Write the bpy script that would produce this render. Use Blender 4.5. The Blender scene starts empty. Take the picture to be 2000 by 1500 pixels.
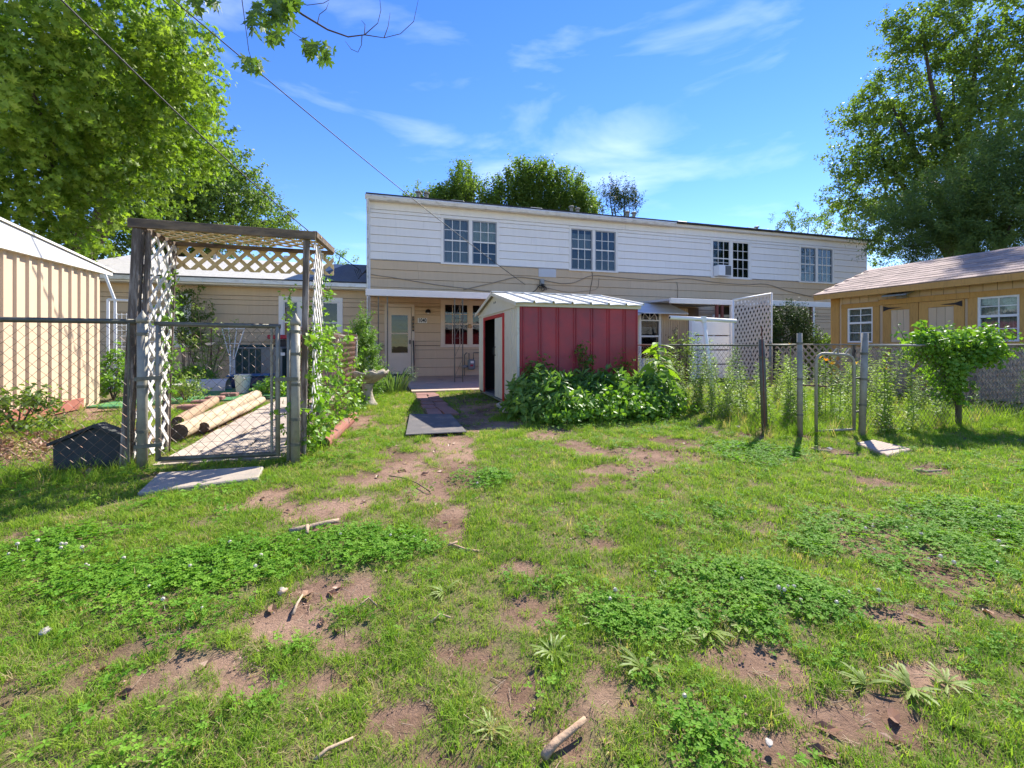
import bpy, bmesh, math, random
import numpy as np
from mathutils import Vector, Matrix, Euler
random.seed(7); RNG = np.random.default_rng(11)
PI = math.pi
SC = bpy.context.scene
COL = SC.collection
# ---------------------------------------------------------------- camera, sky, sun, exposure
F, HY = 850.0, 672.0                       # focal length and horizon row, in photo pixels
CAM = (0.417, -13.37, 1.0)
YAW = math.atan2(.281, .96); CT, ST = math.cos(YAW), math.sin(YAW)
cd = bpy.data.cameras.new('camera'); cam = bpy.data.objects.new('camera', cd); COL.objects.link(cam)
cam.location = CAM; cam.rotation_euler = (PI / 2, 0, -YAW)
cd.sensor_width = 36; cd.lens = 36 * F / 2000; cd.shift_y = -(750 - HY) / 2000
cd.clip_start = .05; cd.clip_end = 2000
SC.camera = cam
SUN_AZ, SUN_EL = math.atan2(.782, .626), math.radians(44)
world = bpy.data.worlds.new('World'); SC.world = world; world.use_nodes = True
wn, wl = world.node_tree.nodes, world.node_tree.links
wn.clear()
def wnode(t, **kw):
    n = wn.new(t)
    for k, v in kw.items(): setattr(n, k, v)
    return n
sky = wnode('ShaderNodeTexSky', sky_type='NISHITA', sun_disc=False, sun_elevation=SUN_EL, sun_rotation=SUN_AZ,
            air_density=1.0, dust_density=.0, ozone_density=3.0)
tc = wnode('ShaderNodeTexCoord')
hsv = wnode('ShaderNodeHueSaturation'); hsv.inputs['Saturation'].default_value = 1.28; hsv.inputs['Hue'].default_value = .518
wl.new(sky.outputs[0], hsv.inputs['Color'])
mp = wnode('ShaderNodeMapping'); mp.inputs['Scale'].default_value = (1.6, 1.6, 5.0); mp.inputs['Rotation'].default_value = (.12, .25, .3)
wl.new(tc.outputs['Generated'], mp.inputs[0])
cn = wnode('ShaderNodeTexNoise'); cn.inputs['Scale'].default_value = 1.7; cn.inputs['Detail'].default_value = 7; cn.inputs['Roughness'].default_value = .52; cn.inputs['Distortion'].default_value = .35
wl.new(mp.outputs[0], cn.inputs['Vector'])
cr = wnode('ShaderNodeValToRGB'); cr.color_ramp.elements[0].position = .51; cr.color_ramp.elements[1].position = .95
cr.color_ramp.elements[0].color = (0, 0, 0, 1); cr.color_ramp.elements[1].color = (.60, .60, .60, 1)
wl.new(cn.outputs[0], cr.inputs[0])
cmix = wnode('ShaderNodeMixRGB'); cmix.inputs['Color2'].default_value = (6.6, 7.2, 8.2, 1)
wl.new(cr.outputs[0], cmix.inputs[0]); wl.new(hsv.outputs[0], cmix.inputs[1])
bg = wnode('ShaderNodeBackground'); bg.inputs['Strength'].default_value = .13
wo = wnode('ShaderNodeOutputWorld'); wl.new(cmix.outputs[0], bg.inputs[0]); wl.new(bg.outputs[0], wo.inputs[0])
sl = bpy.data.lights.new('sun', 'SUN'); sl.energy = 5.0; sl.angle = math.radians(.53); sl.color = (1, .955, .87)
sun = bpy.data.objects.new('sun', sl); COL.objects.link(sun)
sd = Vector((math.sin(SUN_AZ) * math.cos(SUN_EL), math.cos(SUN_AZ) * math.cos(SUN_EL), math.sin(SUN_EL)))
sun.rotation_euler = sd.to_track_quat('Z', 'Y').to_euler(); sun.location = (20, 16, 30)
vs = SC.view_settings; vs.view_transform = 'Standard'; vs.look = 'None'; vs.gamma = 1; vs.use_curve_mapping = False
vs.exposure = 1.1
SC.render.engine = 'CYCLES'
SC.cycles.max_bounces = 6; SC.cycles.diffuse_bounces = 3; SC.cycles.glossy_bounces = 2; SC.cycles.transmission_bounces = 4; SC.cycles.transparent_max_bounces = 8
# ---------------------------------------------------------------- photo pixel -> place
def ray(x, y):
    u = (x - 1000) / F; v = (HY - y) / F
    return (u * CT + ST, -u * ST + CT, v)
def G(x, y, z=0.0):
    d = ray(x, y); s = (z - CAM[2]) / d[2]; return (CAM[0] + s * d[0], CAM[1] + s * d[1], z)
def onY(x, y, Y):
    d = ray(x, y); s = (Y - CAM[1]) / d[1]; return (CAM[0] + s * d[0], Y, CAM[2] + s * d[2])
def onX(x, y, X):
    d = ray(x, y); s = (X - CAM[0]) / d[0]; return (X, CAM[1] + s * d[1], CAM[2] + s * d[2])
def at(x, y, Z):
    d = ray(x, y); return (CAM[0] + Z * d[0], CAM[1] + Z * d[1], CAM[2] + Z * d[2])
def PX(X, Y, z=0.0):
    dx, dy = X - CAM[0], Y - CAM[1]; Z = dx * ST + dy * CT; r = dx * CT - dy * ST
    return 1000 + F * r / Z, HY - F * (z - CAM[2]) / Z, Z
# ---------------------------------------------------------------- materials
MAT = {}
def nodes(name):
    m = bpy.data.materials.new(name); m.use_nodes = True; nt = m.node_tree; nt.nodes.clear(); MAT[name] = m
    out = nt.nodes.new('ShaderNodeOutputMaterial')
    return m, nt, out
def N(nt, t, ins=None, **kw):
    n = nt.nodes.new(t)
    for k, v in kw.items(): setattr(n, k, v)
    for k, v in (ins or {}).items():
        if isinstance(v, bpy.types.NodeSocket): nt.links.new(v, n.inputs[k])
        else: n.inputs[k].default_value = v
    return n
def c4(c, k=1): return (min(1, c[0] * k), min(1, c[1] * k), min(1, c[2] * k), 1)
def mat(name, col, rough=.7, var=.16, scale=3., bump=.15, bscale=40., metal=0, stain=None, sthr=.62, sscale=2., rnd=.06, spec=.35, stretch=(1, 1, 1), soft=.1):
    m, nt, out = nodes(name)
    geo = N(nt, 'ShaderNodeNewGeometry')
    mpn = N(nt, 'ShaderNodeMapping', {0: geo.outputs['Position'], 3: stretch})
    n1 = N(nt, 'ShaderNodeTexNoise', {'Vector': mpn.outputs[0], 'Scale': scale, 'Detail': 6, 'Roughness': .62})
    r1 = N(nt, 'ShaderNodeValToRGB', {0: n1.outputs[0]})
    r1.color_ramp.elements[0].position = .3; r1.color_ramp.elements[1].position = .7
    r1.color_ramp.elements[0].color = c4(col, 1 - var); r1.color_ramp.elements[1].color = c4(col, 1 + var)
    base = r1.outputs[0]
    if stain:
        n2 = N(nt, 'ShaderNodeTexNoise', {'Vector': mpn.outputs[0], 'Scale': sscale, 'Detail': 8, 'Roughness': .68})
        r2 = N(nt, 'ShaderNodeMapRange', {0: n2.outputs[0], 1: sthr - soft, 2: sthr + soft, 3: 0., 4: 1.})
        mx = N(nt, 'ShaderNodeMixRGB', {0: r2.outputs[0], 1: base, 2: c4(stain)}); base = mx.outputs[0]
    if rnd:
        oi = N(nt, 'ShaderNodeObjectInfo')
        rr = N(nt, 'ShaderNodeMapRange', {0: oi.outputs['Random'], 1: 0., 2: 1., 3: 1 - rnd, 4: 1 + rnd})
        hv = N(nt, 'ShaderNodeHueSaturation', {'Value': rr.outputs[0], 'Color': base}); base = hv.outputs[0]
    p = N(nt, 'ShaderNodeBsdfPrincipled', {'Base Color': base, 'Roughness': rough, 'Metallic': metal, 'Specular IOR Level': spec})
    if bump:
        n3 = N(nt, 'ShaderNodeTexNoise', {'Vector': mpn.outputs[0], 'Scale': bscale, 'Detail': 5})
        b = N(nt, 'ShaderNodeBump', {'Strength': bump, 'Distance': .01, 'Height': n3.outputs[0]})
        nt.links.new(b.outputs[0], p.inputs['Normal'])
    nt.links.new(p.outputs[0], out.inputs[0])
    return m
def leafmat(name, c0, c1, transl=.42, rough=.5, tr=(1.25, 1.35, .55), dry=None, dryamt=.0, nscale=1.2, gloss=.35):
    m, nt, out = nodes(name)
    oi = N(nt, 'ShaderNodeObjectInfo'); geo = N(nt, 'ShaderNodeNewGeometry')
    n1 = N(nt, 'ShaderNodeTexNoise', {'Vector': geo.outputs['Position'], 'Scale': nscale, 'Detail': 3})
    ra = N(nt, 'ShaderNodeAttribute', attribute_name='rnd'); rs_ = N(nt, 'ShaderNodeMath', {0: oi.outputs['Random'], 1: ra.outputs['Fac']}, operation='ADD'); rf_ = N(nt, 'ShaderNodeMath', {0: rs_.outputs[0]}, operation='FRACT')
    ad = N(nt, 'ShaderNodeMath', {0: rf_.outputs[0], 1: n1.outputs[0]}, operation='ADD')
    ad2 = N(nt, 'ShaderNodeMapRange', {0: ad.outputs[0], 1: .35, 2: 1.65, 3: 0., 4: 1.})
    mx = N(nt, 'ShaderNodeMixRGB', {0: ad2.outputs[0], 1: c4(c0), 2: c4(c1)}); base = mx.outputs[0]
    if dry:
        w = N(nt, 'ShaderNodeTexWhiteNoise', {'W': oi.outputs['Random']}, noise_dimensions='1D')
        lt = N(nt, 'ShaderNodeMath', {0: w.outputs[0], 1: dryamt}, operation='LESS_THAN')
        m2 = N(nt, 'ShaderNodeMixRGB', {0: lt.outputs[0], 1: base, 2: c4(dry)}); base = m2.outputs[0]
    tc_ = N(nt, 'ShaderNodeMixRGB', {0: 1., 1: base, 2: c4(tr) if max(tr) <= 1 else (tr[0], tr[1], tr[2], 1)}, blend_type='MULTIPLY')
    p = N(nt, 'ShaderNodeBsdfPrincipled', {'Base Color': base, 'Roughness': rough, 'Specular IOR Level': gloss})
    t = N(nt, 'ShaderNodeBsdfTranslucent', {'Color': tc_.outputs[0]})
    s = N(nt, 'ShaderNodeMixShader', {0: transl, 1: p.outputs[0], 2: t.outputs[0]})
    nt.links.new(s.outputs[0], out.inputs[0])
    return m
def glassmat(name, tint=(.75, .8, .8), refl=1.0):
    m, nt, out = nodes(name)
    t = N(nt, 'ShaderNodeBsdfTransparent', {0: c4(tint)})
    geo = N(nt, 'ShaderNodeNewGeometry')
    nz = N(nt, 'ShaderNodeTexNoise', {'Vector': geo.outputs['Position'], 'Scale': 3.})
    b = N(nt, 'ShaderNodeBump', {'Strength': .12, 'Distance': .02, 'Height': nz.outputs[0]})
    g = N(nt, 'ShaderNodeBsdfGlossy', {'Color': (.9, .95, 1, 1), 'Roughness': .03, 'Normal': b.outputs[0]})
    fr = N(nt, 'ShaderNodeFresnel', {'IOR': 1.55})
    f2 = N(nt, 'ShaderNodeMath', {0: fr.outputs[0], 1: .95 * refl}, operation='MULTIPLY'); f2.use_clamp = True
    s = N(nt, 'ShaderNodeMixShader', {0: f2.outputs[0], 1: t.outputs[0], 2: g.outputs[0]})
    nt.links.new(s.outputs[0], out.inputs[0]); return m
mat('white_siding', (.84, .795, .735), .75, .03, 1.2, .12, 26, stain=(.70, .69, .66), sthr=.68, sscale=1.3, rnd=.025, stretch=(6, 1, .6))
mat('tan_siding', (.60, .445, .285), .78, .04, 1.3, .14, 26, stain=(.52, .38, .25), sthr=.66, sscale=1.6, rnd=.03, stretch=(6, 1, .6))
mat('white_trim', (.80, .76, .70), .55, .04, 4, .06, 60, stain=(.60, .57, .50), sthr=.72, sscale=5)
mat('cream_trim', (.68, .56, .42), .55, .05, 4, .06, 60, stain=(.50, .42, .33), sthr=.72, sscale=5)
mat('gutter_white', (.74, .73, .70), .45, .05, 3, .05, 40, stain=(.47, .44, .38), sthr=.60, sscale=3, stretch=(1, 1, 3))
mat('roof_black', (.045, .045, .05), .9, .2, 30, .4, 120)
mat('screen_grey', (.33, .34, .35), .5, .05, 5, .05)
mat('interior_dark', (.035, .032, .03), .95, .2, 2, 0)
mat('curtain', (.34, .33, .30), .95, .18, 2.5, .3, 20, stretch=(14, 1, .4))
mat('blind', (.62, .60, .46), .9, .1, 3, .1, 20)
mat('lace', (.62, .60, .55), .95, .3, 30, .2, 30)
mat('shingle_pale', (.50, .48, .46), .95, .14, 9, .6, 90, stain=(.38, .36, .35), sthr=.56, sscale=24, stretch=(1, 1, 2.5))
mat('shingle_dark', (.17, .17, .19), .95, .16, 9, .6, 90, stain=(.10, .10, .12), sthr=.54, sscale=26, stretch=(1, 1, 2.5))
mat('shingle_brown', (.37, .275, .225), .95, .14, 40, .6, 130, rnd=.22)
mat('red_metal', (.42, .042, .052), .42, .14, 1.6, .10, 5, stain=(.24, .045, .06), sthr=.56, sscale=2.4, rnd=.03, spec=.45, soft=.16)
mat('red_trim', (.46, .03, .03), .45, .1, 4, .05)
mat('cream_metal', (.66, .62, .50), .5, .06, 2, .08, 8, stain=(.47, .40, .28), sthr=.66, sscale=4, rnd=.03)
mat('rusty_roof', (.72, .69, .61), .5, .07, 2, .08, 8, stain=(.30, .13, .07), sthr=.64, sscale=5, rnd=.04, soft=.06)
mat('tan_metal', (.66, .495, .335), .5, .04, 2, .05, 6, rnd=.02, stain=(.6, .46, .32), sthr=.68, sscale=6)
mat('redwood_board', (.35, .13, .09), .8, .15, 8, .2, 50)
mat('galv', (.31, .285, .225), .62, .22, 14, .12, 60, metal=.25, stain=(.20, .17, .13), sthr=.60, sscale=7)
mat('galv_dark', (.135, .13, .10), .55, .22, 14, .2, 60, metal=.35, stain=(.24, .2, .15), sthr=.62, sscale=8)
mat('chain_wire', (.15, .12, .10), .55, .15, 20, 0, metal=.3, stain=(.2, .10, .06), sthr=.56, sscale=10)
mat('rust_wire', (.28, .12, .075), .75, .15, 20, 0, stain=(.2, .13, .1), sthr=.55, sscale=10)
mat('old_wood', (.15, .115, .09), .9, .35, 9, .6, 60, stain=(.42, .36, .31), sthr=.57, sscale=9, stretch=(3, 3, .35))
mat('old_beam', (.19, .135, .085), .9, .3, 9, .6, 60, stain=(.07, .055, .045), sthr=.55, sscale=7, stretch=(.5, 3, 2))
mat('lattice_white', (.74, .70, .66), .75, .08, 8, .25, 50, stain=(.38, .27, .2), sthr=.65, sscale=10, rnd=.06)
mat('lattice_tan', (.62, .48, .26), .8, .12, 8, .25, 50, stain=(.30, .2, .11), sthr=.66, sscale=10, rnd=.08)
mat('vinyl_lattice', (.60, .53, .46), .6, .05, 6, .05)
mat('grey_lattice', (.44, .345, .255), .85, .15, 8, .25, 50, stain=(.25, .2, .16), sthr=.6, sscale=9, rnd=.12)
mat('cottage_board', (.60, .455, .305), .8, .04, 3, .2, 60, rnd=.03, stretch=(1, 6, .6))
mat('stained_wood', (.53, .295, .085), .6, .2, 7, .25, 40, stain=(.33, .18, .06), sthr=.62, sscale=7, rnd=.09, stretch=(3, 3, .5))
mat('concrete', (.42, .345, .265), .9, .1, 5, .35, 70, stain=(.30, .26, .22), sthr=.60, sscale=4)
mat('concrete_pink', (.49, .36, .27), .9, .08, 5, .25, 70, stain=(.36, .28, .23), sthr=.60, sscale=3)
mat('pavement', (.44, .36, .285), .92, .12, 5, .4, 60, stain=(.27, .2, .15), sthr=.60, sscale=3.2)
mat('brick_red', (.30, .15, .12), .9, .15, 12, .4, 60, stain=(.19, .12, .1), sthr=.6, sscale=9, rnd=.12)
mat('rubber_mat', (.115, .105, .10), .85, .12, 6, .35, 160, stain=(.26, .20, .16), sthr=.60, sscale=3.5)
mat('birdbath_stone', (.42, .36, .28), .95, .15, 12, .8, 45, stain=(.19, .15, .10), sthr=.56, sscale=9)
mat('rock', (.42, .37, .31), .95, .2, 9, .8, 30, stain=(.25, .23, .2), sthr=.58, sscale=12)
mat('slate', (.055, .058, .053), .85, .2, 9, .4, 50)
mat('clay_pipe', (.30, .11, .075), .8, .15, 9, .3, 50, stain=(.22, .16, .12), sthr=.62, sscale=7)
mat('log_wood', (.50, .38, .25), .9, .18, 7, .5, 50, stain=(.28, .19, .12), sthr=.6, sscale=9, stretch=(2, .5, 2))
mat('log_end', (.10, .07, .05), .95, .2, 9, .5)
mat('bark', (.075, .058, .045), .95, .3, 12, .9, 40, stretch=(2, 2, .6))
mat('twig', (.10, .07, .055), .9, .2, 12, .3)
mat('stick_wood', (.40, .27, .17), .9, .22, 20, .5, 70, stain=(.22, .13, .08), sthr=.58, sscale=20)
mat('root_wood', (.40, .29, .19), .9, .18, 18, .5, 70)
mat('black_metal', (.02, .02, .022), .45, .1, 5, .05)
mat('grey_box', (.28, .28, .27), .5, .08, 5, .05)
mat('red_brown_metal', (.14, .045, .035), .6, .12, 5, .05)
mat('plant_pot_white', (.72, .68, .58), .5, .06, 6, .05, stain=(.5, .42, .3), sthr=.66, sscale=8)
mat('trough_grey', (.52, .50, .49), .6, .06, 6, .1, 30, stain=(.36, .34, .33), sthr=.6, sscale=6)
mat('blue_plastic', (.03, .11, .26), .4, .08, 4, .03)
mat('navy_plastic', (.03, .045, .10), .4, .08, 4, .03)
mat('green_plastic', (.13, .36, .05), .4, .1, 4, .03)
mat('olive_plastic', (.36, .38, .06), .45, .1, 4, .03)
mat('turf_green', (.05, .20, .08), .95, .2, 20, .8, 160, stain=(.16, .28, .07), sthr=.55, sscale=3)
mat('ac_grey', (.20, .215, .215), .5, .06, 4, .05)
mat('ac_dark', (.025, .06, .055), .6, .2, 12, .3, 60)
mat('red_plastic', (.42, .015, .04), .4, .08, 4, .03)
mat('white_plastic', (.80, .80, .80), .4, .03, 4, .02)
mat('sign_white', (.78, .76, .70), .5, .04, 4, .02)
mat('brass', (.36, .22, .10), .4, .15, 10, .1, metal=.4)
mat('awning_grey', (.52, .52, .54), .45, .05, 3, .04)
mat('cable', (.025, .025, .027), .6, .1, 4, 0)
mat('cable_tan', (.30, .24, .18), .7, .1, 4, 0)
mat('ground_far', (.09, .10, .04), .95, .3, 2, .3)
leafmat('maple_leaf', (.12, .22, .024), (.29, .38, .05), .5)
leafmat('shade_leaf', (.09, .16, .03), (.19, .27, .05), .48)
leafmat('cedar_leaf', (.075, .14, .035), (.15, .22, .05), .42)
leafmat('bush_leaf', (.08, .18, .03), (.22, .35, .06), .36, gloss=.45, rough=.42)
leafmat('lime_leaf', (.20, .34, .03), (.32, .46, .05), .45)
leafmat('weed_leaf', (.15, .25, .045), (.33, .42, .10), .45)
leafmat('hosta_leaf', (.12, .20, .06), (.30, .38, .20), .30)
leafmat('ivy_leaf', (.12, .26, .025), (.25, .40, .04), .40, gloss=.5)
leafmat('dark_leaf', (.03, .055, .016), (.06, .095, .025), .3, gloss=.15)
leafmat('pine_leaf', (.10, .21, .03), (.20, .33, .05), .4)
leafmat('grass', (.125, .25, .02), (.33, .43, .065), .46, dry=(.48, .38, .20), dryamt=.09, nscale=2.2, gloss=.15, rough=.65)
leafmat('clover', (.10, .25, .018), (.23, .40, .04), .42, nscale=2.5, gloss=.15, rough=.6)
leafmat('dandelion', (.19, .27, .04), (.30, .37, .085), .4)
leafmat('branch_leaf', (.06, .12, .015), (.14, .22, .03), .35)
leafmat('dead_leaf', (.18, .085, .05), (.38, .23, .14), .15, tr=(1, .9, .7))
leafmat('petal', (.55, .50, .38), (.68, .63, .52), .3, tr=(1, 1, 1))
leafmat('lily_petal', (.85, .32, .01), (.9, .62, .04), .35, tr=(1, .9, .6))
glassmat('glass'); glassmat('dark_glass', (.32, .34, .34), 1.0)
# ---------------------------------------------------------------- mesh builders
ORG = {}
class MB:
    def __init__(s): s.v = []; s.f = []
    def add(s, vs_, fs_):
        o = len(s.v); s.v.extend([tuple(map(float, p)) for p in vs_]); s.f.extend([tuple(o + i for i in f) for f in fs_]); return s
    def box(s, x0, x1, y0, y1, z0, z1):
        return s.add([(x0, y0, z0), (x1, y0, z0), (x1, y1, z0), (x0, y1, z0), (x0, y0, z1), (x1, y0, z1), (x1, y1, z1), (x0, y1, z1)],
                     [(0, 3, 2, 1), (4, 5, 6, 7), (0, 1, 5, 4), (1, 2, 6, 5), (2, 3, 7, 6), (3, 0, 4, 7)])
    def bar(s, a, b, w, h, up=(0, 0, 1)):
        a, b = Vector(a), Vector(b); d = (b - a).normalized(); u = Vector(up)
        if abs(d.dot(u)) > .98: u = Vector((0, 1, 0))
        r = d.cross(u).normalized(); u = r.cross(d).normalized(); r = r * w / 2; u = u * h / 2
        return s.add([a - r - u, a + r - u, a + r + u, a - r + u, b - r - u, b + r - u, b + r + u, b - r + u],
                     [(3, 2, 1, 0), (4, 5, 6, 7), (0, 1, 5, 4), (1, 2, 6, 5), (2, 3, 7, 6), (3, 0, 4, 7)])
    def tube(s, pts, r, n=8, caps=True):
        pts = [Vector(p) for p in pts]; k = len(pts); rr = r if isinstance(r, (list, tuple)) else [r] * k
        rings = []; base = len(s.v); up = None
        for i, p in enumerate(pts):
            d = (pts[min(i + 1, k - 1)] - pts[max(i - 1, 0)]).normalized()
            if up is None:
                up = Vector((0, 0, 1)) if abs(d.z) < .9 else Vector((1, 0, 0))
            sd_ = d.cross(up).normalized(); up2 = sd_.cross(d).normalized(); up = up2
            for j in range(n):
                a = 2 * PI * j / n; s.v.append(tuple(p + (sd_ * math.cos(a) + up2 * math.sin(a)) * rr[i]))
        for i in range(k - 1):
            for j in range(n):
                a = base + i * n + j; b = base + i * n + (j + 1) % n
                s.f.append((a, b, b + n, a + n))
        if caps:
            s.f.append(tuple(base + j for j in range(n))[::-1]); s.f.append(tuple(base + (k - 1) * n + j for j in range(n)))
        return s
    def lathe(s, prof, c=(0, 0, 0), n=24, wob=None):
        base = len(s.v)
        for i, (r, z) in enumerate(prof):
            for j in range(n):
                a = 2 * PI * j / n; dr, dz = wob(i, a) if wob else (0, 0)
                s.v.append((c[0] + (r + dr) * math.cos(a), c[1] + (r + dr) * math.sin(a), c[2] + z + dz))
        for i in range(len(prof) - 1):
            for j in range(n):
                a = base + i * n + j; b = base + i * n + (j + 1) % n; s.f.append((a, b, b + n, a + n))
        s.f.append(tuple(base + j for j in range(n))[::-1]); s.f.append(tuple(base + (len(prof) - 1) * n + j for j in range(n)))
        return s
    def prism(s, poly, off):           # polygon of 3D points pushed by a vector
        k = len(poly); a = [Vector(p) for p in poly]; b = [p + Vector(off) for p in a]
        return s.add(a + b, [tuple(range(k))[::-1], tuple(range(k, 2 * k))] + [(i, (i + 1) % k, k + (i + 1) % k, k + i) for i in range(k)])
    def quad(s, *p): return s.add(p, [tuple(range(len(p)))])
    def mesh(s, name, org=(0, 0, 0)):
        me = bpy.data.meshes.new(name); ox, oy, oz = org
        me.from_pydata([(x - ox, y - oy, z - oz) for x, y, z in s.v], [], s.f); return me
    def build(s, name, m, parent=None, smooth=False, bevel=0, fix=True):
        org = ORG.get(parent.name, (0, 0, 0)) if parent else (0, 0, 0)
        me = s.mesh(name, org)
        if fix:
            bm = bmesh.new(); bm.from_mesh(me); bmesh.ops.recalc_face_normals(bm, faces=bm.faces)
            if bevel: bmesh.ops.bevel(bm, geom=list(bm.edges), offset=bevel, segments=1, affect='EDGES', clamp_overlap=True)
            bm.to_mesh(me); bm.free()
        me.materials.append(MAT[m] if isinstance(m, str) else m)
        if smooth: me.polygons.foreach_set('use_smooth', [True] * len(me.polygons))
        o = bpy.data.objects.new(name, me); COL.objects.link(o)
        if parent: o.parent = parent
        ORG[o.name] = org
        return o
def tag(o, label=None, cat=None, group=None, kind=None):
    if label: o['label'] = label
    if cat: o['category'] = cat
    if group: o['group'] = group
    if kind: o['kind'] = kind
    return o
def thing(name, label, cat, loc=(0, 0, 0), group=None):
    o = bpy.data.objects.new(name, None); COL.objects.link(o); o.location = loc; o.empty_display_size = .1
    ORG[o.name] = tuple(loc); return tag(o, label, cat, group)
def put(name, me, parent, loc, scale=(1, 1, 1), rot=(0, 0, 0)):     # copy that shares mesh data, placed in world coordinates
    o = bpy.data.objects.new(name, me); COL.objects.link(o); org = ORG.get(parent.name, (0, 0, 0)) if parent else (0, 0, 0)
    o.location = (loc[0] - org[0], loc[1] - org[1], loc[2] - org[2]); o.scale = scale; o.rotation_euler = rot
    if parent: o.parent = parent
    ORG[o.name] = org
    return o
def copy_tree(o, dloc, parent=None):
    c = o.copy(); COL.objects.link(c); c.parent = parent
    if parent is None:
        c.location = (o.location[0] + dloc[0], o.location[1] + dloc[1], o.location[2] + dloc[2])
    for ch in list(o.children): copy_tree(ch, dloc, c)
    return c
def text_mesh(txt, size, parent, loc, rot, m, name='digits', ext=.002):
    cu = bpy.data.curves.new(name, 'FONT'); cu.body = txt; cu.size = size; cu.extrude = ext; cu.align_x = 'CENTER'; cu.align_y = 'CENTER'; cu.offset = .004
    tmp = bpy.data.objects.new(name, cu); COL.objects.link(tmp)
    me = bpy.data.meshes.new_from_object(tmp.evaluated_get(bpy.context.evaluated_depsgraph_get())); bpy.data.objects.remove(tmp)
    me.materials.clear(); me.materials.append(MAT[m])
    return put(name, me, parent, loc, (1, 1, 1), rot)
# scatter: one object whose points carry copies of small leaf meshes (foliage and grass only)
PROT = {}
def protos(name, mbs, m):
    obs = []
    for i, b in enumerate(mbs):
        me = b.mesh('%s_%d' % (name, i)); me.materials.append(MAT[m]); obs.append(bpy.data.objects.new('%s_%d' % (name, i), me))
    ng = bpy.data.node_groups.new(name + '_scatter', 'GeometryNodeTree')
    ng.interface.new_socket('Geometry', in_out='INPUT', socket_type='NodeSocketGeometry')
    ng.interface.new_socket('Geometry', in_out='OUTPUT', socket_type='NodeSocketGeometry')
    gi = ng.nodes.new('NodeGroupInput'); go = ng.nodes.new('NodeGroupOutput'); L = ng.links
    j = ng.nodes.new('GeometryNodeJoinGeometry')
    for o in reversed(obs):
        oi = ng.nodes.new('GeometryNodeObjectInfo'); oi.inputs['Object'].default_value = o
        g2 = ng.nodes.new('GeometryNodeGeometryToInstance'); L.new(oi.outputs['Geometry'], g2.inputs[0]); L.new(g2.outputs[0], j.inputs[0])
    def na(nm, t):
        n = ng.nodes.new('GeometryNodeInputNamedAttribute'); n.data_type = t; n.inputs['Name'].default_value = nm; return n.outputs[0]
    ip = ng.nodes.new('GeometryNodeInstanceOnPoints')
    L.new(gi.outputs[0], ip.inputs['Points']); L.new(j.outputs[0], ip.inputs['Instance'])
    ip.inputs['Pick Instance'].default_value = True; L.new(na('idx', 'INT'), ip.inputs['Instance Index'])
    e = ng.nodes.new('FunctionNodeEulerToRotation'); L.new(na('rot', 'FLOAT_VECTOR'), e.inputs[0]); L.new(e.outputs[0], ip.inputs['Rotation'])
    L.new(na('scl', 'FLOAT'), ip.inputs['Scale']); L.new(ip.outputs[0], go.inputs[0])
    PROT[ng.name] = [(np.array(b.v, dtype=np.float32), b.f, m) for b in mbs]
    return (ng, len(obs))
def scatter_mesh(name, pts, rot, scl, pr, parent):
    """the same copies, written out as one real mesh (crowns and bushes)"""
    pts = np.asarray(pts, dtype=np.float32).reshape(-1, 3); rot = np.asarray(rot, dtype=np.float32); scl = np.asarray(scl, dtype=np.float32); n = len(pts)
    org = np.array(ORG.get(parent.name, (0, 0, 0)) if parent else (0, 0, 0), dtype=np.float32); pl_ = PROT[pr[0].name]; idx = RNG.integers(0, len(pl_), n)
    cx, cy, cz = np.cos(rot).T; sx, sy, sz = np.sin(rot).T
    Rm = np.stack([cz * cy, cz * sy * sx - sz * cx, cz * sy * cx + sz * sx, sz * cy, sz * sy * sx + cz * cx, sz * sy * cx - cz * sx, -sy, cy * sx, cy * cx], -1).reshape(-1, 3, 3) * scl[:, None, None]
    V, LI, LS, RN = [], [], [], []; vo = 0
    for k, (pv, pf, m) in enumerate(pl_):
        sel = np.where(idx == k)[0]; q = len(sel)
        if not q: continue
        V.append((np.einsum('nij,vj->nvi', Rm[sel], pv) + pts[sel][:, None] - org).reshape(-1, 3)); nv = len(pv)
        fl_ = np.concatenate([np.array(f) for f in pf]); fs_ = np.array([len(f) for f in pf])
        LI.append((fl_[None] + (vo + np.arange(q) * nv)[:, None]).ravel()); LS.append(np.tile(fs_, q)); RN.append(np.repeat(RNG.random(q), nv)); vo += nv * q
    V, LI, LS, RN = np.concatenate(V), np.concatenate(LI), np.concatenate(LS), np.concatenate(RN)
    me = bpy.data.meshes.new(name); me.vertices.add(len(V)); me.vertices.foreach_set('co', V.astype(np.float32).ravel()); me.loops.add(len(LI)); me.loops.foreach_set('vertex_index', LI.astype(np.int32)); me.polygons.add(len(LS))
    me.polygons.foreach_set('loop_start', np.concatenate([[0], np.cumsum(LS)[:-1]]).astype(np.int32)); me.update(calc_edges=True)
    a = me.attributes.new('rnd', 'FLOAT', 'POINT'); a.data.foreach_set('value', RN.astype(np.float32)); me.materials.append(MAT[pl_[0][2]])
    global TRIS; TRIS += int((LS - 2).sum()); TL.append((name, parent.get('label'), int((LS - 2).sum())))
    o = bpy.data.objects.new(name, me); COL.objects.link(o); o['kind'] = 'stuff'
    if parent: o.parent = parent
    ORG[o.name] = tuple(org); return o
TRIS = 0; TL = []
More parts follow.
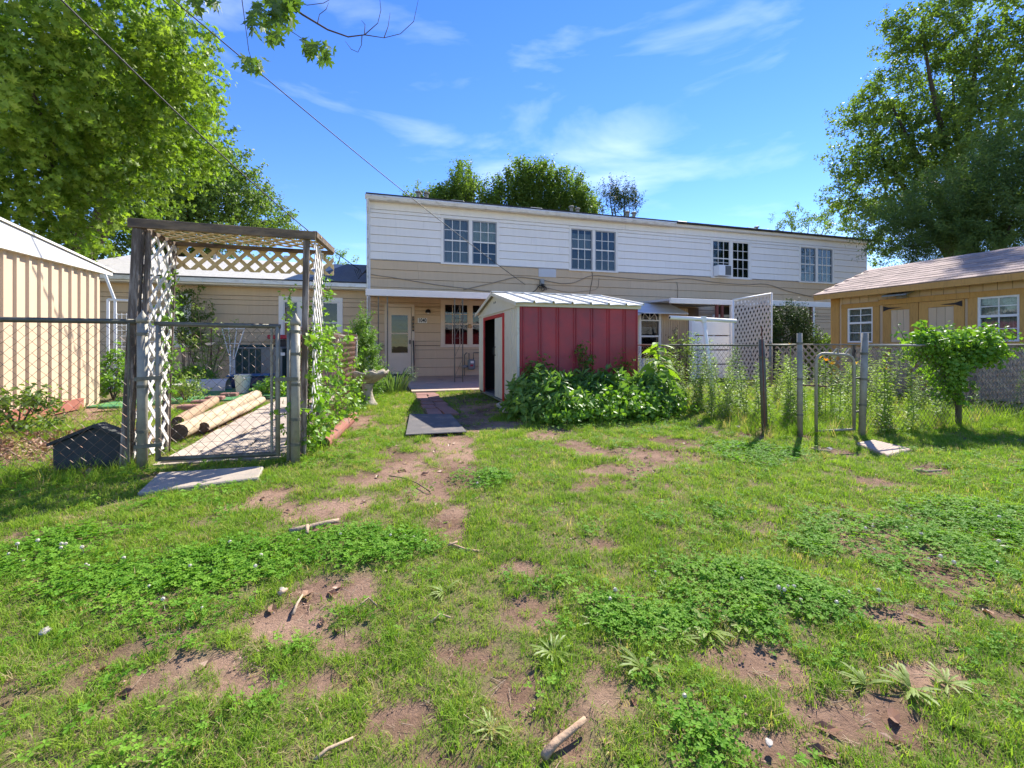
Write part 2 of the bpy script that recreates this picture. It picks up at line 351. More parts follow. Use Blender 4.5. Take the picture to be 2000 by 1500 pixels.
def scatter(name, pts, rot, scl, pr, parent=None):
    if parent: return scatter_mesh(name, pts, rot, scl, pr, parent)
    pts = np.asarray(pts, dtype=np.float32).reshape(-1, 3); n = len(pts); ng, k = pr
    org = ORG.get(parent.name, (0, 0, 0)) if parent else (0, 0, 0)
    me = bpy.data.meshes.new(name); me.vertices.add(n); me.vertices.foreach_set('co', (pts - np.array(org, dtype=np.float32)).ravel())
    a = me.attributes.new('rot', 'FLOAT_VECTOR', 'POINT'); a.data.foreach_set('vector', np.asarray(rot, dtype=np.float32).ravel())
    a = me.attributes.new('scl', 'FLOAT', 'POINT'); a.data.foreach_set('value', np.asarray(scl, dtype=np.float32).ravel())
    a = me.attributes.new('idx', 'INT', 'POINT'); a.data.foreach_set('value', RNG.integers(0, k, n).astype(np.int32))
    o = bpy.data.objects.new(name, me); COL.objects.link(o)
    if parent: o.parent = parent
    md = o.modifiers.new('scatter', 'NODES'); md.node_group = ng
    ORG[o.name] = org
    return o
_ng = {}
def vnoise(x, y, scale, seed):
    if seed not in _ng: _ng[seed] = np.random.default_rng(seed).random((256, 256))
    g = _ng[seed]; x = np.asarray(x) * scale + 1000.3; y = np.asarray(y) * scale + 1000.7
    xi = np.floor(x).astype(int); yi = np.floor(y).astype(int); fx = x - xi; fy = y - yi; fx = fx * fx * (3 - 2 * fx); fy = fy * fy * (3 - 2 * fy)
    a = g[xi % 256, yi % 256]; b = g[(xi + 1) % 256, yi % 256]; c = g[xi % 256, (yi + 1) % 256]; d = g[(xi + 1) % 256, (yi + 1) % 256]
    return (a * (1 - fx) + b * fx) * (1 - fy) + (c * (1 - fx) + d * fx) * fy
def fbm(x, y, scale, seed): return .5 * vnoise(x, y, scale, seed) + .3 * vnoise(x, y, scale * 2.3, seed + 1) + .2 * vnoise(x, y, scale * 5.1, seed + 2)
# ================================================================ GROUND
BARE = [(885, 862, 75, 24), (800, 910, 80, 32), (850, 950, 85, 40), (740, 935, 70, 22), (640, 985, 110, 26), (870, 1010, 48, 40), (520, 970, 60, 32), (600, 1030, 60, 12),
        (640, 1150, 90, 36), (560, 1205, 100, 42), (470, 1330, 80, 40), (650, 1330, 100, 48), (780, 1390, 120, 75), (700, 1250, 80, 32), (870, 1270, 90, 40), (1040, 1190, 80, 38),
        (830, 1485, 120, 45), (1010, 1350, 50, 50), (440, 1280, 55, 32), (1480, 1290, 135, 78), (1640, 1390, 200, 80), (1530, 1440, 150, 60), (1850, 1110, 85, 36), (1770, 1195, 90, 24),
        (1800, 1310, 70, 40), (1260, 885, 105, 20), (1130, 872, 60, 16), (1200, 915, 95, 16), (1820, 915, 60, 10), (1700, 935, 50, 10), (1060, 848, 45, 13), (1330, 862, 60, 12),
        (930, 800, 55, 28), (900, 826, 50, 16), (960, 830, 60, 14), (1000, 1100, 60, 24), (1180, 1060, 50, 12), (1640, 880, 40, 8), (1480, 850, 50, 10), (1860, 815, 40, 8), (300, 930, 60, 12), (90, 870, 150, 44), (220, 800, 120, 30), (380, 840, 90, 60), (700, 820, 50, 18),
        (1950, 1200, 80, 30), (1100, 1440, 50, 35), (880, 920, 60, 60)]
CLOV = [(1450, 1150, 220, 75), (1250, 1205, 110, 45), (1750, 1060, 240, 55), (1370, 1440, 100, 75), (260, 1130, 240, 60), (70, 1085, 110, 45), (1900, 1010, 140, 40), (690, 1065, 150, 32),
        (930, 935, 60, 20), (1480, 887, 80, 20), (480, 1085, 110, 36), (1650, 1180, 160, 50), (330, 1200, 90, 30)]
BA, CA = np.array(BARE, float), np.array(CLOV, float)
BA[:, 2:] *= .90
def pxv(X, Y):
    dx, dy = X - CAM[0], Y - CAM[1]; Z = np.maximum(dx * ST + dy * CT, .3); r = dx * CT - dy * ST
    return 1000 + F * r / Z, HY + F * CAM[2] / Z, Z
def blobs(A, X, Y):                     # patches given as ground ellipses (centres read off the photo)
    out = np.full(np.shape(X), 9.)
    for cx, cy, rx, ry in A:
        c = G(cx, cy); Z = F * CAM[2] / (cy - HY); a = rx * Z / F; b = max(.06, ry * Z * Z / (F * CAM[2]))
        dx, dy = X - c[0], Y - c[1]; r = dx * CT - dy * ST; q = dx * ST + dy * CT
        out = np.minimum(out, np.sqrt((r / a) ** 2 + (q / b) ** 2))
    return out
def bare_mask(X, Y):
    d = blobs(BA, X, Y) + (fbm(X, Y, 3.3, 21) - .5) * 1.5 + (fbm(X, Y, 14, 25) - .5) * .7
    m = np.clip((1.12 - d) / .35, 0, 1)
    g = np.clip((fbm(X, Y, 1.6, 31) * .6 + fbm(X, Y, 6, 35) * .4 - .60) / .06, 0, 1)
    return np.maximum(m, g * .85)
def clover_mask(X, Y):
    d = blobs(CA, X, Y) + (fbm(X, Y, 3., 41) - .5) * 1.4
    return np.clip((1.1 - d) / .3, 0, 1)
def hgt(X, Y):
    dx, dy = X - CAM[0], Y - CAM[1]; R = np.sqrt(dx * dx + dy * dy)
    return (fbm(X, Y, 2.2, 51) - .5) * .035 * np.clip((11 - R) / 3, 0, 1) * np.clip((-4.6 - Y) / .6, 0, 1) - .012
def axis(lo, hi, fine):
    inner = np.arange(lo, hi, fine); s = fine; a = [lo]; b = [inner[-1]]
    while a[-1] > -260: s *= 1.35; a.append(a[-1] - s)
    s = fine
    while b[-1] < 260: s *= 1.35; b.append(b[-1] + s)
    return np.concatenate([np.array(a[1:])[::-1], inner, np.array(b[1:])])
gx, gy = axis(-5, 9, .045), axis(-13.6, -4.4, .045)
XX, YY = np.meshgrid(gx, gy, indexing='xy'); HH = hgt(XX, YY)
bm_ = bare_mask(XX, YY); fine = fbm(XX, YY, 22, 71) - .5
HH = HH + fine * .012 * bm_ * np.clip((11 - np.hypot(XX - CAM[0], YY - CAM[1])) / 3, 0, 1) - .008 * bm_
ny, nx = XX.shape
me = bpy.data.meshes.new('ground'); me.vertices.add(nx * ny); me.vertices.foreach_set('co', np.stack([XX, YY, HH], -1).astype(np.float32).ravel())
ii = (np.arange(ny - 1)[:, None] * nx + np.arange(nx - 1)[None]).ravel()
lp = np.stack([ii, ii + 1, ii + nx + 1, ii + nx], -1).astype(np.int32)
me.loops.add(lp.size); me.loops.foreach_set('vertex_index', lp.ravel()); me.polygons.add(len(lp))
me.polygons.foreach_set('loop_start', (np.arange(len(lp)) * 4).astype(np.int32)); me.polygons.foreach_set('use_smooth', np.ones(len(lp), bool))
me.update(); me.validate()
a = me.attributes.new('bare', 'FLOAT', 'POINT'); a.data.foreach_set('value', bm_.astype(np.float32).ravel())
m, nt, out = nodes('soil')
geo = N(nt, 'ShaderNodeNewGeometry'); at_ = N(nt, 'ShaderNodeAttribute', attribute_name='bare')
n1 = N(nt, 'ShaderNodeTexNoise', {'Vector': geo.outputs['Position'], 'Scale': 1.3, 'Detail': 7, 'Roughness': .65})
r1 = N(nt, 'ShaderNodeValToRGB', {0: n1.outputs[0]}); r1.color_ramp.elements[0].position = .38; r1.color_ramp.elements[1].position = .62
r1.color_ramp.elements[0].color = (.15, .088, .056, 1); r1.color_ramp.elements[1].color = (.335, .212, .145, 1)
n2 = N(nt, 'ShaderNodeTexNoise', {'Vector': geo.outputs['Position'], 'Scale': 55., 'Detail': 4, 'Roughness': .7})
m1 = N(nt, 'ShaderNodeMixRGB', {0: .55, 1: r1.outputs[0], 2: n2.outputs[0]}, blend_type='OVERLAY')
gm = N(nt, 'ShaderNodeMixRGB', {0: at_.outputs['Fac'], 1: (.19, .155, .075, 1), 2: m1.outputs[0]})
p = N(nt, 'ShaderNodeBsdfPrincipled', {'Base Color': gm.outputs[0], 'Roughness': .95, 'Specular IOR Level': .1})
n3 = N(nt, 'ShaderNodeTexNoise', {'Vector': geo.outputs['Position'], 'Scale': 70., 'Detail': 6, 'Roughness': .75})
b = N(nt, 'ShaderNodeBump', {'Strength': .75, 'Distance': .02, 'Height': n3.outputs[0]}); nt.links.new(b.outputs[0], p.inputs['Normal'])
nt.links.new(p.outputs[0], out.inputs[0])
me.materials.append(m)
ground = bpy.data.objects.new('ground', me); COL.objects.link(ground); tag(ground, 'patchy backyard lawn of bare brown soil under the grass', kind='structure')

# slabs on the ground: paved path behind the gate, gate step, patio, brick walk, stepping slab
def slab(name, pts, z0, z1, m, label, cat=None, parent=None, kind='structure', bev=.008):
    o = MB().prism([(x, y, z0) for x, y in pts], (0, 0, z1 - z0)).build(name, m, parent, bevel=bev)
    if parent is None: tag(o, label, cat, kind=kind)
    return o
patio = MB().box(.95, 7.2, -4.2, -2.215, -.1, .03).build('patio', 'concrete_pink', bevel=.006); tag(patio, 'pinkish concrete patio in front of the porch door', kind='structure')
for x0, x1, y0, y1 in ((.1, 1.89, -2.2, .10), (1.90, 3.6, -2.2, .10), (3.61, 7.2, -2.2, .10)):
    MB().box(x0, x1, y0, y1, -.1, .031 + .002 * random.random()).build('slab', 'concrete_pink', patio, bevel=.005)
step = slab('gate_step', [G(268, 968)[:2], G(505, 938)[:2], G(515, 915)[:2], G(310, 928)[:2]], -.05, .022, 'concrete', 'pale cracked concrete slab in front of the left gate')
st2 = slab('stepping_slab', [G(1672, 868)[:2], G(1735, 893)[:2], G(1782, 880)[:2], G(1705, 862)[:2]], -.05, .02, 'concrete_pink', 'small pinkish concrete slab in front of the right gate')
st3 = slab('threshold_slab', [G(1600, 846)[:2], G(1668, 842)[:2], G(1650, 832)[:2], G(1570, 834)[:2]], -.05, .012, 'concrete', 'thin pale concrete slab lying under the right gate')
path = MB().box(-1.42, -.40, -9.1, -4.3, -.08, .004).build('garden_path', 'concrete'); tag(path, 'sunlit uneven concrete paving behind the left gate', kind='structure')
rs = random.Random(5); y = -9.08
while y < -4.6:
    dy = rs.uniform(.45, .85); xs = [-1.41, rs.uniform(-1.1, -.7), -.41]
    for k in range(2):
        x0, x1 = xs[k] + .012, xs[k + 1] - .012; j = lambda: rs.uniform(-.03, .03)
        pts = [(x0 + j(), y + .015 + j(), .0), (x1 + j(), y + .015 + j(), .0), (x1 + j(), y + dy - .015 + j(), .0), (x0 + j(), y + dy - .015 + j(), .0)]
        MB().prism(pts, (0, 0, rs.uniform(.015, .032))).build('paving_slab', 'pavement', path, bevel=.006)
    y += dy
walk = MB().box(.99, 1.42, -7.3, -4.25, -.08, .0).build('brick_walk', 'soil'); tag(walk, 'narrow walk of red pavers leading to the patio', kind='structure')
bme = MB().box(-.5, .5, -.5, .5, 0, 1); bm = bme.mesh('brick'); bm.materials.append(MAT['brick_red'])
for i in range(8):
    for k in range(2):
        put('paver', bm, walk, (1.10 + .205 * k + .02 * math.sin(i * 2.1 + k), -7.12 + .37 * i + .02 * math.cos(3 * i + k), -.03), (.195, .352, .048 + .01 * math.sin(i * 5 + k * 2)), (0, 0, .03 * math.sin(i * 7 + k)))
turf = slab('turf_mat', [(-4.1, -4.9), (-.5, -4.2), (-.5, -.2), (-4.1, -.2)], -.02, .012, 'turf_green', 'green artificial turf mat in the left yard', 'mat', kind=None, bev=0)

# ---------------------------------------------------------------- grass, clover, litter
def blade(b, x, y, a, h, w, bend, n=2):
    ca, sa = math.cos(a), math.sin(a); px_, py_ = -sa * w / 2, ca * w / 2; vs_ = []
    for i in range(n + 1):
        t = i / n; d = bend * t * t; ww = (1 - t * .85) if i < n else 0
        cx, cy, cz = x + ca * d, y + sa * d, h * (t - .25 * bend / max(h, 1e-3) * t * t)
        if i < n: vs_ += [(cx - px_ * ww, cy - py_ * ww, cz), (cx + px_ * ww, cy + py_ * ww, cz)]
        else: vs_.append((cx, cy, cz))
    fs_ = [(2 * i, 2 * i + 1, 2 * i + 3, 2 * i + 2) for i in range(n - 1)] + [(2 * n - 2, 2 * n - 1, 2 * n)]
    b.add(vs_, fs_)
def tuft(nb, rad, h0, h1, w, seed, lean=1.):
    r = random.Random(seed); b = MB()
    for i in range(nb):
        a = r.uniform(0, 2 * PI); q = rad * math.sqrt(r.random()); h = r.uniform(h0, h1)
        blade(b, q * math.cos(a), q * math.sin(a), r.uniform(0, 2 * PI), h, w * r.uniform(.7, 1.3), h * r.uniform(.2, 1.1) * lean)
    return b
GR = protos('grass_tuft', [tuft(20, .042, .016, .045, .0034, s, 1.3) for s in range(6)] + [tuft(15, .035, .025, .065, .0036, 9), tuft(22, .05, .012, .03, .003, 10, 1.8)], 'grass')
TG = protos('tall_grass', [tuft(16, .05, .10, .26, .005, 20 + s, .8) for s in range(5)], 'grass')
def clov(seed):
    r = random.Random(seed); b = MB()
    for i in range(11):
        x, y = r.gauss(0, .032), r.gauss(0, .032); h = r.uniform(.018, .042); a0 = r.uniform(0, 2 * PI); L = r.uniform(.0085, .0135); tx, ty = r.uniform(-.4, .4), r.uniform(-.4, .4)
        b.add([(x * .6 - .0006, y * .6, 0), (x * .6 + .0006, y * .6, 0), (x, y, h)], [(0, 1, 2)])
        for k in range(3):
            a = a0 + k * 2.094; ca, sa = math.cos(a), math.sin(a)
            loc = [(0, 0), (.55 * L, .46 * L), (1.0 * L, .36 * L), (.88 * L, 0), (1.0 * L, -.36 * L), (.55 * L, -.46 * L)]
            vs_ = []
            for (u, v) in loc:
                X_, Y_ = x + u * ca - v * sa, y + u * sa + v * ca
                vs_.append((X_, Y_, h + abs(v) * .35 + (X_ - x) * tx + (Y_ - y) * ty))
            b.add(vs_, [(0, 1, 2, 3), (0, 3, 4, 5)])
    return b
CLV = protos('clover_clump', [clov(s) for s in range(6)], 'clover')
def wedge(z0, z1, dens):
    A = 1.176 * (z1 * z1 - z0 * z0) * 1.3; n = int(A * dens)
    Z = np.sqrt(RNG.uniform(z0 * z0, z1 * z1, n)); u = RNG.uniform(-1, 1, n) * 1.53
    X = CAM[0] + Z * (u * CT + ST); Y = CAM[1] + Z * (-u * ST + CT); return X, Y, Z
def blocked(X, Y):
    k = Y > -.05
    k |= (X > .9) & (X < 7.3) & (Y > -4.24)
    k |= (X > 2.3) & (X < 4.35) & (Y > -7.2) & (Y < -4.3)
    k |= (X < -4.1) & (Y > -9.)
    k |= (X > 10.5)
    k |= (X > -1.40) & (X < -.42) & (Y > -9.15) & (Y < -4.35)
    k |= (X > -4.15) & (X < -.5) & (Y > -4.9)
    k |= (X > .96) & (X < 1.44) & (Y > -7.35) & (Y < -4.2)
    k |= (X > .66) & (X < 1.33) & (Y > -8.5) & (Y < -7.2)
    q = lambda pts: np.all([((b[0] - a[0]) * (Y - a[1]) - (b[1] - a[1]) * (X - a[0])) > -.01 for a, b in zip(pts, pts[1:] + pts[:1])], axis=0)
    k |= q([G(285, 966)[:2], G(490, 937)[:2], G(500, 918)[:2], G(315, 928)[:2]])
    k |= q([G(1680, 869)[:2], G(1733, 889)[:2], G(1775, 880)[:2], G(1705, 864)[:2]])
    return k
gp, gr_, gs = [], [], []; cp, cr_, cs = [], [], []; tp, tr_, ts = [], [], []
def eul(n, tilt=.18): return np.stack([RNG.normal(0, tilt, n), RNG.normal(0, tilt, n), RNG.uniform(0, 2 * PI, n)], -1)
for z0, z1, dn, sc in ((.75, 1.6, 3000, .85), (1.6, 2.4, 2200, .95), (2.4, 3.6, 1400, 1.1), (3.6, 5.2, 900, 1.25), (5.2, 8, 460, 1.5), (8, 15, 130, 1.9)):
    X, Y, Z = wedge(z0, z1, dn); ok = ~blocked(X, Y); X, Y, Z = X[ok], Y[ok], Z[ok]
    bm1, cm = bare_mask(X, Y), clover_mask(X, Y); pn = fbm(X, Y, 9, 81)
    keep = RNG.random(len(X)) < (1 - .88 * bm1) * (1 - .72 * cm) * np.clip(.45 + 1.6 * (pn - .25), .3, 1)
    x, y = X[keep], Y[keep]; n = len(x)
    gp.append(np.stack([x, y, hgt(x, y) - .004], -1)); gr_.append(eul(n)); gs.append(sc * RNG.uniform(.65, 1.3, n) * (1 - .35 * bm1[keep]) * (.8 + .7 * np.clip(pn[keep] - .3, 0, .5)))
    X, Y, Z = wedge(z0, z1, dn * .40); ok = ~blocked(X, Y); X, Y = X[ok], Y[ok]
    keep = RNG.random(len(X)) < np.maximum(clover_mask(X, Y) * .95, .07 * (fbm(X, Y, 2.2, 91) > .5)) * (1 - .8 * bare_mask(X, Y)); x, y = X[keep], Y[keep]; n = len(x)
    cp.append(np.stack([x, y, hgt(x, y) - .003], -1)); cr_.append(eul(n, .12)); cs.append(sc * RNG.uniform(.8, 1.25, n))
lawn = scatter('lawn_grass', np.concatenate(gp), np.concatenate(gr_), np.concatenate(gs), GR); tag(lawn, 'short patchy green grass of the yard', 'grass', kind='stuff')
cl = scatter('clover', np.concatenate(cp), np.concatenate(cr_), np.concatenate(cs), CLV); tag(cl, 'dense dark green clover patches in the lawn', 'clover', kind='stuff')
# taller unmown grass along fences and in the right yard
def band(x0, x1, y0, y1, n, s0, s1):
    X, Y = RNG.uniform(x0, x1, n), RNG.uniform(y0, y1, n); ok = (~blocked(X, Y)) & (RNG.random(n) < fbm(X, Y, 3, 95) * 1.5)
    X, Y = X[ok], Y[ok]; tp.append(np.stack([X, Y, hgt(X, Y)], -1)); tr_.append(eul(len(X), .2)); ts.append(RNG.uniform(s0, s1, len(X)))
band(4.7, 9.4, -9.85, -6.5, 1700, .5, 1.25); band(4.3, 7.2, -9.75, -8.9, 420, .45, .95); band(6.8, 9.4, -10.3, -9.2, 500, .4, .9)
band(-4.1, -1.6, -9.3, -5, 420, .4, .9); band(-.45, -.05, -9.3, -5.6, 160, .4, .9); band(-.3, 1.0, -6.4, -4.25, 620, .3, .6); band(1.44, 2.3, -6.3, -4.25, 60, .25, .5); band(2.2, 4.6, -8.7, -7.2, 260, .3, .6); band(-2.6, -1.4, -9.6, -9.1, 130, .4, .8)
tgo = scatter('tall_grass', np.concatenate(tp), np.concatenate(tr_), np.concatenate(ts), TG); tag(tgo, 'longer unmown grass growing along the fences', 'grass', kind='stuff')
# dead leaves, straw and crumbs of soil
def deadleaf(seed):
    r = random.Random(seed); b = MB(); L = .028; w = .011
    b.add([(-L, 0, .004), (-L * .3, w, .009 + r.random() * .006), (L * .5, w * .8, .004), (L, 0, .012), (L * .5, -w * .8, .008), (-L * .3, -w, .003 + r.random() * .006), (0, 0, .002)], [(0, 1, 6), (1, 2, 6), (2, 3, 6), (3, 4, 6), (4, 5, 6), (5, 0, 6)]); return b
def straw(seed):
    r = random.Random(seed); b = MB()
    for i in range(3):
        a = r.uniform(0, 6.3); L = r.uniform(.02, .05); x, y = r.gauss(0, .02), r.gauss(0, .02); b.bar((x, y, .003), (x + L * math.cos(a), y + L * math.sin(a), .006), .0013, .001)
    return b
def crumb(seed):
    r = random.Random(seed); b = MB()
    for i in range(5):
        x, y, s = r.gauss(0, .03), r.gauss(0, .03), r.uniform(.002, .005); j = lambda: r.uniform(.6, 1.2) * s
        b.add([(x - j(), y, 0), (x, y - j(), 0), (x + j(), y, 0), (x, y + j(), 0), (x, y, j() * .4)], [(0, 1, 4), (1, 2, 4), (2, 3, 4), (3, 0, 4)])
    return b
mat('soil_crumb', (.30, .19, .13), .95, .25, 9, 0)
DL = protos('dead_leaf', [deadleaf(s) for s in range(4)], 'dead_leaf'); SW = protos('straw', [straw(s) for s in range(4)], 'root_wood'); CB = protos('soil_crumb', [crumb(s) for s in range(4)], 'soil_crumb')
def litter(name, pr, n, z0, z1, fn, s0, s1, label, cat):
    X, Y, Z = wedge(z0, z1, n); ok = ~blocked(X, Y); X, Y = X[ok], Y[ok]; k = RNG.random(len(X)) < fn(X, Y); X, Y = X[k], Y[k]
    tag(scatter(name, np.stack([X, Y, hgt(X, Y) - .004], -1), eul(len(X), .2), RNG.uniform(s0, s1, len(X)), pr), label, cat, kind='stuff')
MUL = np.array([(80, 862, 150, 40), (330, 850, 60, 40), (260, 920, 90, 14)], float)
mul = lambda X, Y: np.clip(1.3 - blobs(MUL, X, Y), 0, 1)
litter('leaf_litter', DL, 260, .8, 9, lambda X, Y: np.maximum(.05, mul(X, Y) * 1.2 + .06 * bare_mask(X, Y)), .5, 1.3, 'brown dead leaves lying over the ground', 'leaves')
litter('dry_straw', SW, 120, .8, 7, lambda X, Y: .10 + .75 * bare_mask(X, Y), .5, 1.2, 'pale dry straw bits scattered on the soil', 'straw')
litter('soil_crumbs', CB, 200, .8, 5, lambda X, Y: bare_mask(X, Y), .5, 1.4, 'small crumbs of brown soil on bare patches', 'soil')
mp_ = []
X, Y = RNG.uniform(-4.05, -1.7, 2600), RNG.uniform(-9.6, -7.2, 2600); k = RNG.random(2600) < mul(X, Y); X, Y = X[k], Y[k]
tag(scatter('leaf_mulch', np.stack([X, Y, RNG.uniform(0, .03, len(X))], -1), eul(len(X), .5), RNG.uniform(.8, 1.8, len(X)), DL), 'thick reddish leaf mulch behind the left fence', 'mulch', kind='stuff')
# ================================================================ BUILDINGS
def cut_rows(x0, x1, zs, holes, bw, rs):
    """rectangles of siding boards: rows between consecutive zs, minus holes, broken into boards"""
    out = []
    for z0, z1 in zip(zs, zs[1:]):
        br = sorted({z0, z1} | {z for h in holes for z in (h[2], h[3]) if z0 + .015 < z < z1 - .015})
        for a, b in zip(br, br[1:]):
            iv = sorted((h[0], h[1]) for h in holes if h[2] < b - .01 and h[3] > a + .01); c = x0; segs = []
            for h0, h1 in iv:
                if h0 > c: segs.append((c, min(h0, x1)))
                c = max(c, h1)
            if c < x1: segs.append((c, x1))
            for s0, s1 in segs:
                x = s0; first = True
                while x < s1 - .02:
                    w = bw * rs.uniform(.45, 1.) if first else bw * rs.uniform(.85, 1.1)
                    e = x + w
                    if s1 - e < .35: e = s1
                    out.append((x, min(e, s1), a, b)); x = e; first = False
    return out
bmb = MB().add([(0, -.028, 0), (1, -.028, 0), (1, .11, 0), (0, .11, 0), (0, -.007, 1), (1, -.007, 1), (1, .11, 1), (0, .11, 1)],
               [(0, 3, 2, 1), (4, 5, 6, 7), (0, 1, 5, 4), (1, 2, 6, 5), (2, 3, 7, 6), (3, 0, 4, 7)])
def board_mesh(m): me = bmb.mesh('siding_board'); me.materials.append(MAT[m]); return me
BW, BT = board_mesh('white_siding'), board_mesh('tan_siding')
pane_u = MB().box(0, 1, -.003, .003, 0, 1)
def pane_mesh(m): me = pane_u.mesh('pane'); me.materials.append(MAT[m]); return me
PG, PD = pane_mesh('glass'), pane_mesh('dark_glass')
def siding(parent, rects, me, y, rs):
    for x0, x1, z0, z1 in rects:
        put('siding_board', me, parent, (x0 + .0015, y + rs.uniform(-.002, .002), z0 + .0035), (x1 - x0 - .003, 1, z1 - z0 - .0085), (0, 0, 0))
def window(parent, x0, x1, z0, z1, y, trim='white_trim', tw=.08, n=2, cols=3, rows=(2, 2), screen='screen_grey', pane=PG, behind=('curtain', None), ac=None, depth=.05, flip=False):
    """window(s) in a wall facing -Y, clear opening x0..x1, z0..z1 ; n sashes side by side"""
    w = MB(); mull = .10
    w.box(x0 - tw, x1 + tw, y - .035, y - .001, z1, z1 + tw * 1.1); w.box(x0 - tw, x0, y - .034, y - .001, z0, z1); w.box(x1, x1 + tw, y - .034, y - .001, z0, z1)
    w.box(x0 - tw * 1.1, x1 + tw * 1.1, y - .055, y - .001, z0 - tw * .6, z0)
    sw = (x1 - x0 - mull * (n - 1)) / n
    for i in range(1, n): w.box(x0 + i * sw + (i - 1) * mull, x0 + i * (sw + mull), y - .033, y + .03, z0, z1)
    win = w.build('window', trim, parent, bevel=.004)
    for i in range(n):
        a = x0 + i * (sw + mull); b = a + sw; fr = .035
        f = MB(); f.box(a, a + fr, y - .012, y + .03, z0, z1); f.box(b - fr, b, y - .012, y + .03, z0, z1); f.box(a + fr, b - fr, y - .012, y + .03, z1 - fr, z1); f.box(a + fr, b - fr, y - .012, y + .03, z0, z0 + fr)
        f.build('screen_frame', screen, win)
        zm = (z0 + z1) / 2 + .02
        zb = z0 + fr
        if ac and ac[0] == i: zb = ac[1]
        s = MB()
        halves = [(zb, zm - .02, rows[1]), (zm + .02, z1 - fr, rows[0])]
        s.box(a + fr, b - fr, y + .0, y + .028, zm - .02, zm + .02)
        for (h0, h1, rw) in halves:
            if h1 - h0 < .08: continue
            pw = (b - a - 2 * fr) / cols; ph = (h1 - h0) / rw
            for c in range(1, cols): s.box(a + fr + c * pw - .009, a + fr + c * pw + .009, y + .004, y + .026, h0, h1)
            for r in range(1, rw):
                for c in range(cols): s.box(a + fr + c * pw + .009 * (c > 0), a + fr + (c + 1) * pw - .009 * (c < cols - 1), y + .005, y + .025, h0 + r * ph - .009, h0 + r * ph + .009)
            for r in range(rw):
                for c in range(cols): put('pane', pane, win, (a + fr + c * pw, y + .016, h0 + r * ph), (pw, 1, ph))
        s.build('sash', trim if trim != 'cream_trim' else 'cream_trim', win)
        bh = behind[i % len(behind)]
        if bh:
            m_, k0, k1 = bh if isinstance(bh, tuple) else (bh, 0, 1)
            cb = MB(); k = 14; zz0, zz1 = z0 + (z1 - z0) * k0, z0 + (z1 - z0) * k1
            for q in range(k):
                u0, u1 = a + (b - a) * q / k, a + (b - a) * (q + 1) / k; d0, d1 = .065 + .012 * (q % 2), .065 + .012 * ((q + 1) % 2)
                cb.quad((u0, y + d0, zz0), (u1, y + d1, zz0), (u1, y + d1, zz1), (u0, y + d0, zz1))
            cb.build('curtain', m_, win, fix=False)
    return win
rs = random.Random(3)
L_ = 19.8; ZT, ZB = 5.20, 3.47
# ---- two-storey row house
house = thing('row_house', 'long two-storey house with white siding above and tan siding below', 'house', (9.9, 4, 0))
MB().box(0.02, L_, .125, 8.0, .0, ZT + .02).build('body', 'interior_dark', house)
MB().box(-.03, .019, -.022, 8.0, 0, ZT + .02).build('end_wall', 'white_trim', house); MB().box(L_ + .001, L_ + .05, -.022, 8.0, 0, ZT + .02).build('end_wall', 'white_trim', house)
UP = []
zt, zb = onY(900, 429, 0)[2], onY(900, 510, 0)[2]
for a, b in ((866, 970), (1115, 1202), (1391, 1463), (1563, 1625)): UP.append((onY(a, 470, 0)[0], onY(b, 480, 0)[0]))
holes = [(a, b, zt - 1.36, zt) for a, b in UP]; zb = zt - 1.36
lowh = []
dx0, dx1 = onY(757, 660, 0)[0], onY(804, 660, 0)[0]; dtop = 2.10
lowh.append((dx0, dx1, .02, dtop))
w1 = (onY(867, 640, 0)[0], onY(867, 640, 0)[0] + 1.62, onY(880, 676, 0)[2] + .02, onY(880, 592, 0)[2] - .02); lowh.append(w1)
pz = 2.0; P2 = []
for a, b in ((1392, 1428), (1545, 1580)):
    P2.append((onY(a, 640, 0)[0], onY(b, 640, 0)[0], .95, pz)); lowh.append(P2[-1])
siding(house, cut_rows(0.02, L_, [ZB + i * (ZT - ZB) / 7 for i in range(8)], holes, 2.3, rs), BW, 0, rs)
lz = [.03 + i * (ZB - .03) / 13 for i in range(14)]
siding(house, cut_rows(0.02, L_, lz, lowh + holes, 2.6, rs), BT, .004, rs)
bh = [(('blind', .55, 1), ('blind', .45, 1)), (('curtain', .48, .98), None), (None, ('curtain', .5, 1)), (('curtain', .5, 1), ('lace', .5, 1))]
bh = [(('curtain', .0, 1), ('blind', .50, 1)), (('curtain', .52, .9), None), (None, ('curtain', .0, .62)), (('dark_leaf', .5, 1), None)]
for i, (a, b) in enumerate(UP):
    window(house, a, b, zb, zt, 0, behind=bh[i], ac=(0, zb + .42) if i == 2 else None, screen='white_trim' if i == 2 else 'screen_grey')
window(house, w1[0], w1[1], w1[2], w1[3], 0, trim='cream_trim', tw=.1, behind=(('curtain', 0, .5), ('curtain', 0, .45)), screen='cream_trim', pane=PD, rows=(2, 1))
for k in P2[:1]: window(house, k[0], k[1], k[2], k[3], -.065, n=1, cols=2, pane=PD, behind=(None,))
# air conditioner in the third window pair
a = UP[2][0]; acx = (a + .05, a + .60)
ac = thing('window_air_conditioner', 'white window air conditioner with grey grille in the upper window', 'air conditioner', (a + .3, -.2, zb))
MB().box(acx[0], acx[1], -.30, .06, zb + .01, zb + .40).build('case', 'white_plastic', ac, bevel=.012)
g = MB()
for i in range(9): g.box(acx[0] + .28, acx[1] - .03, -.306, -.298, zb + .05 + i * .036, zb + .068 + i * .036)
g.build('grille', 'ac_grey', ac); MB().box(acx[0] + .27, acx[1] - .025, -.3035, -.2995, zb + .035, zb + .375).build('grille_back', 'black_metal', ac)
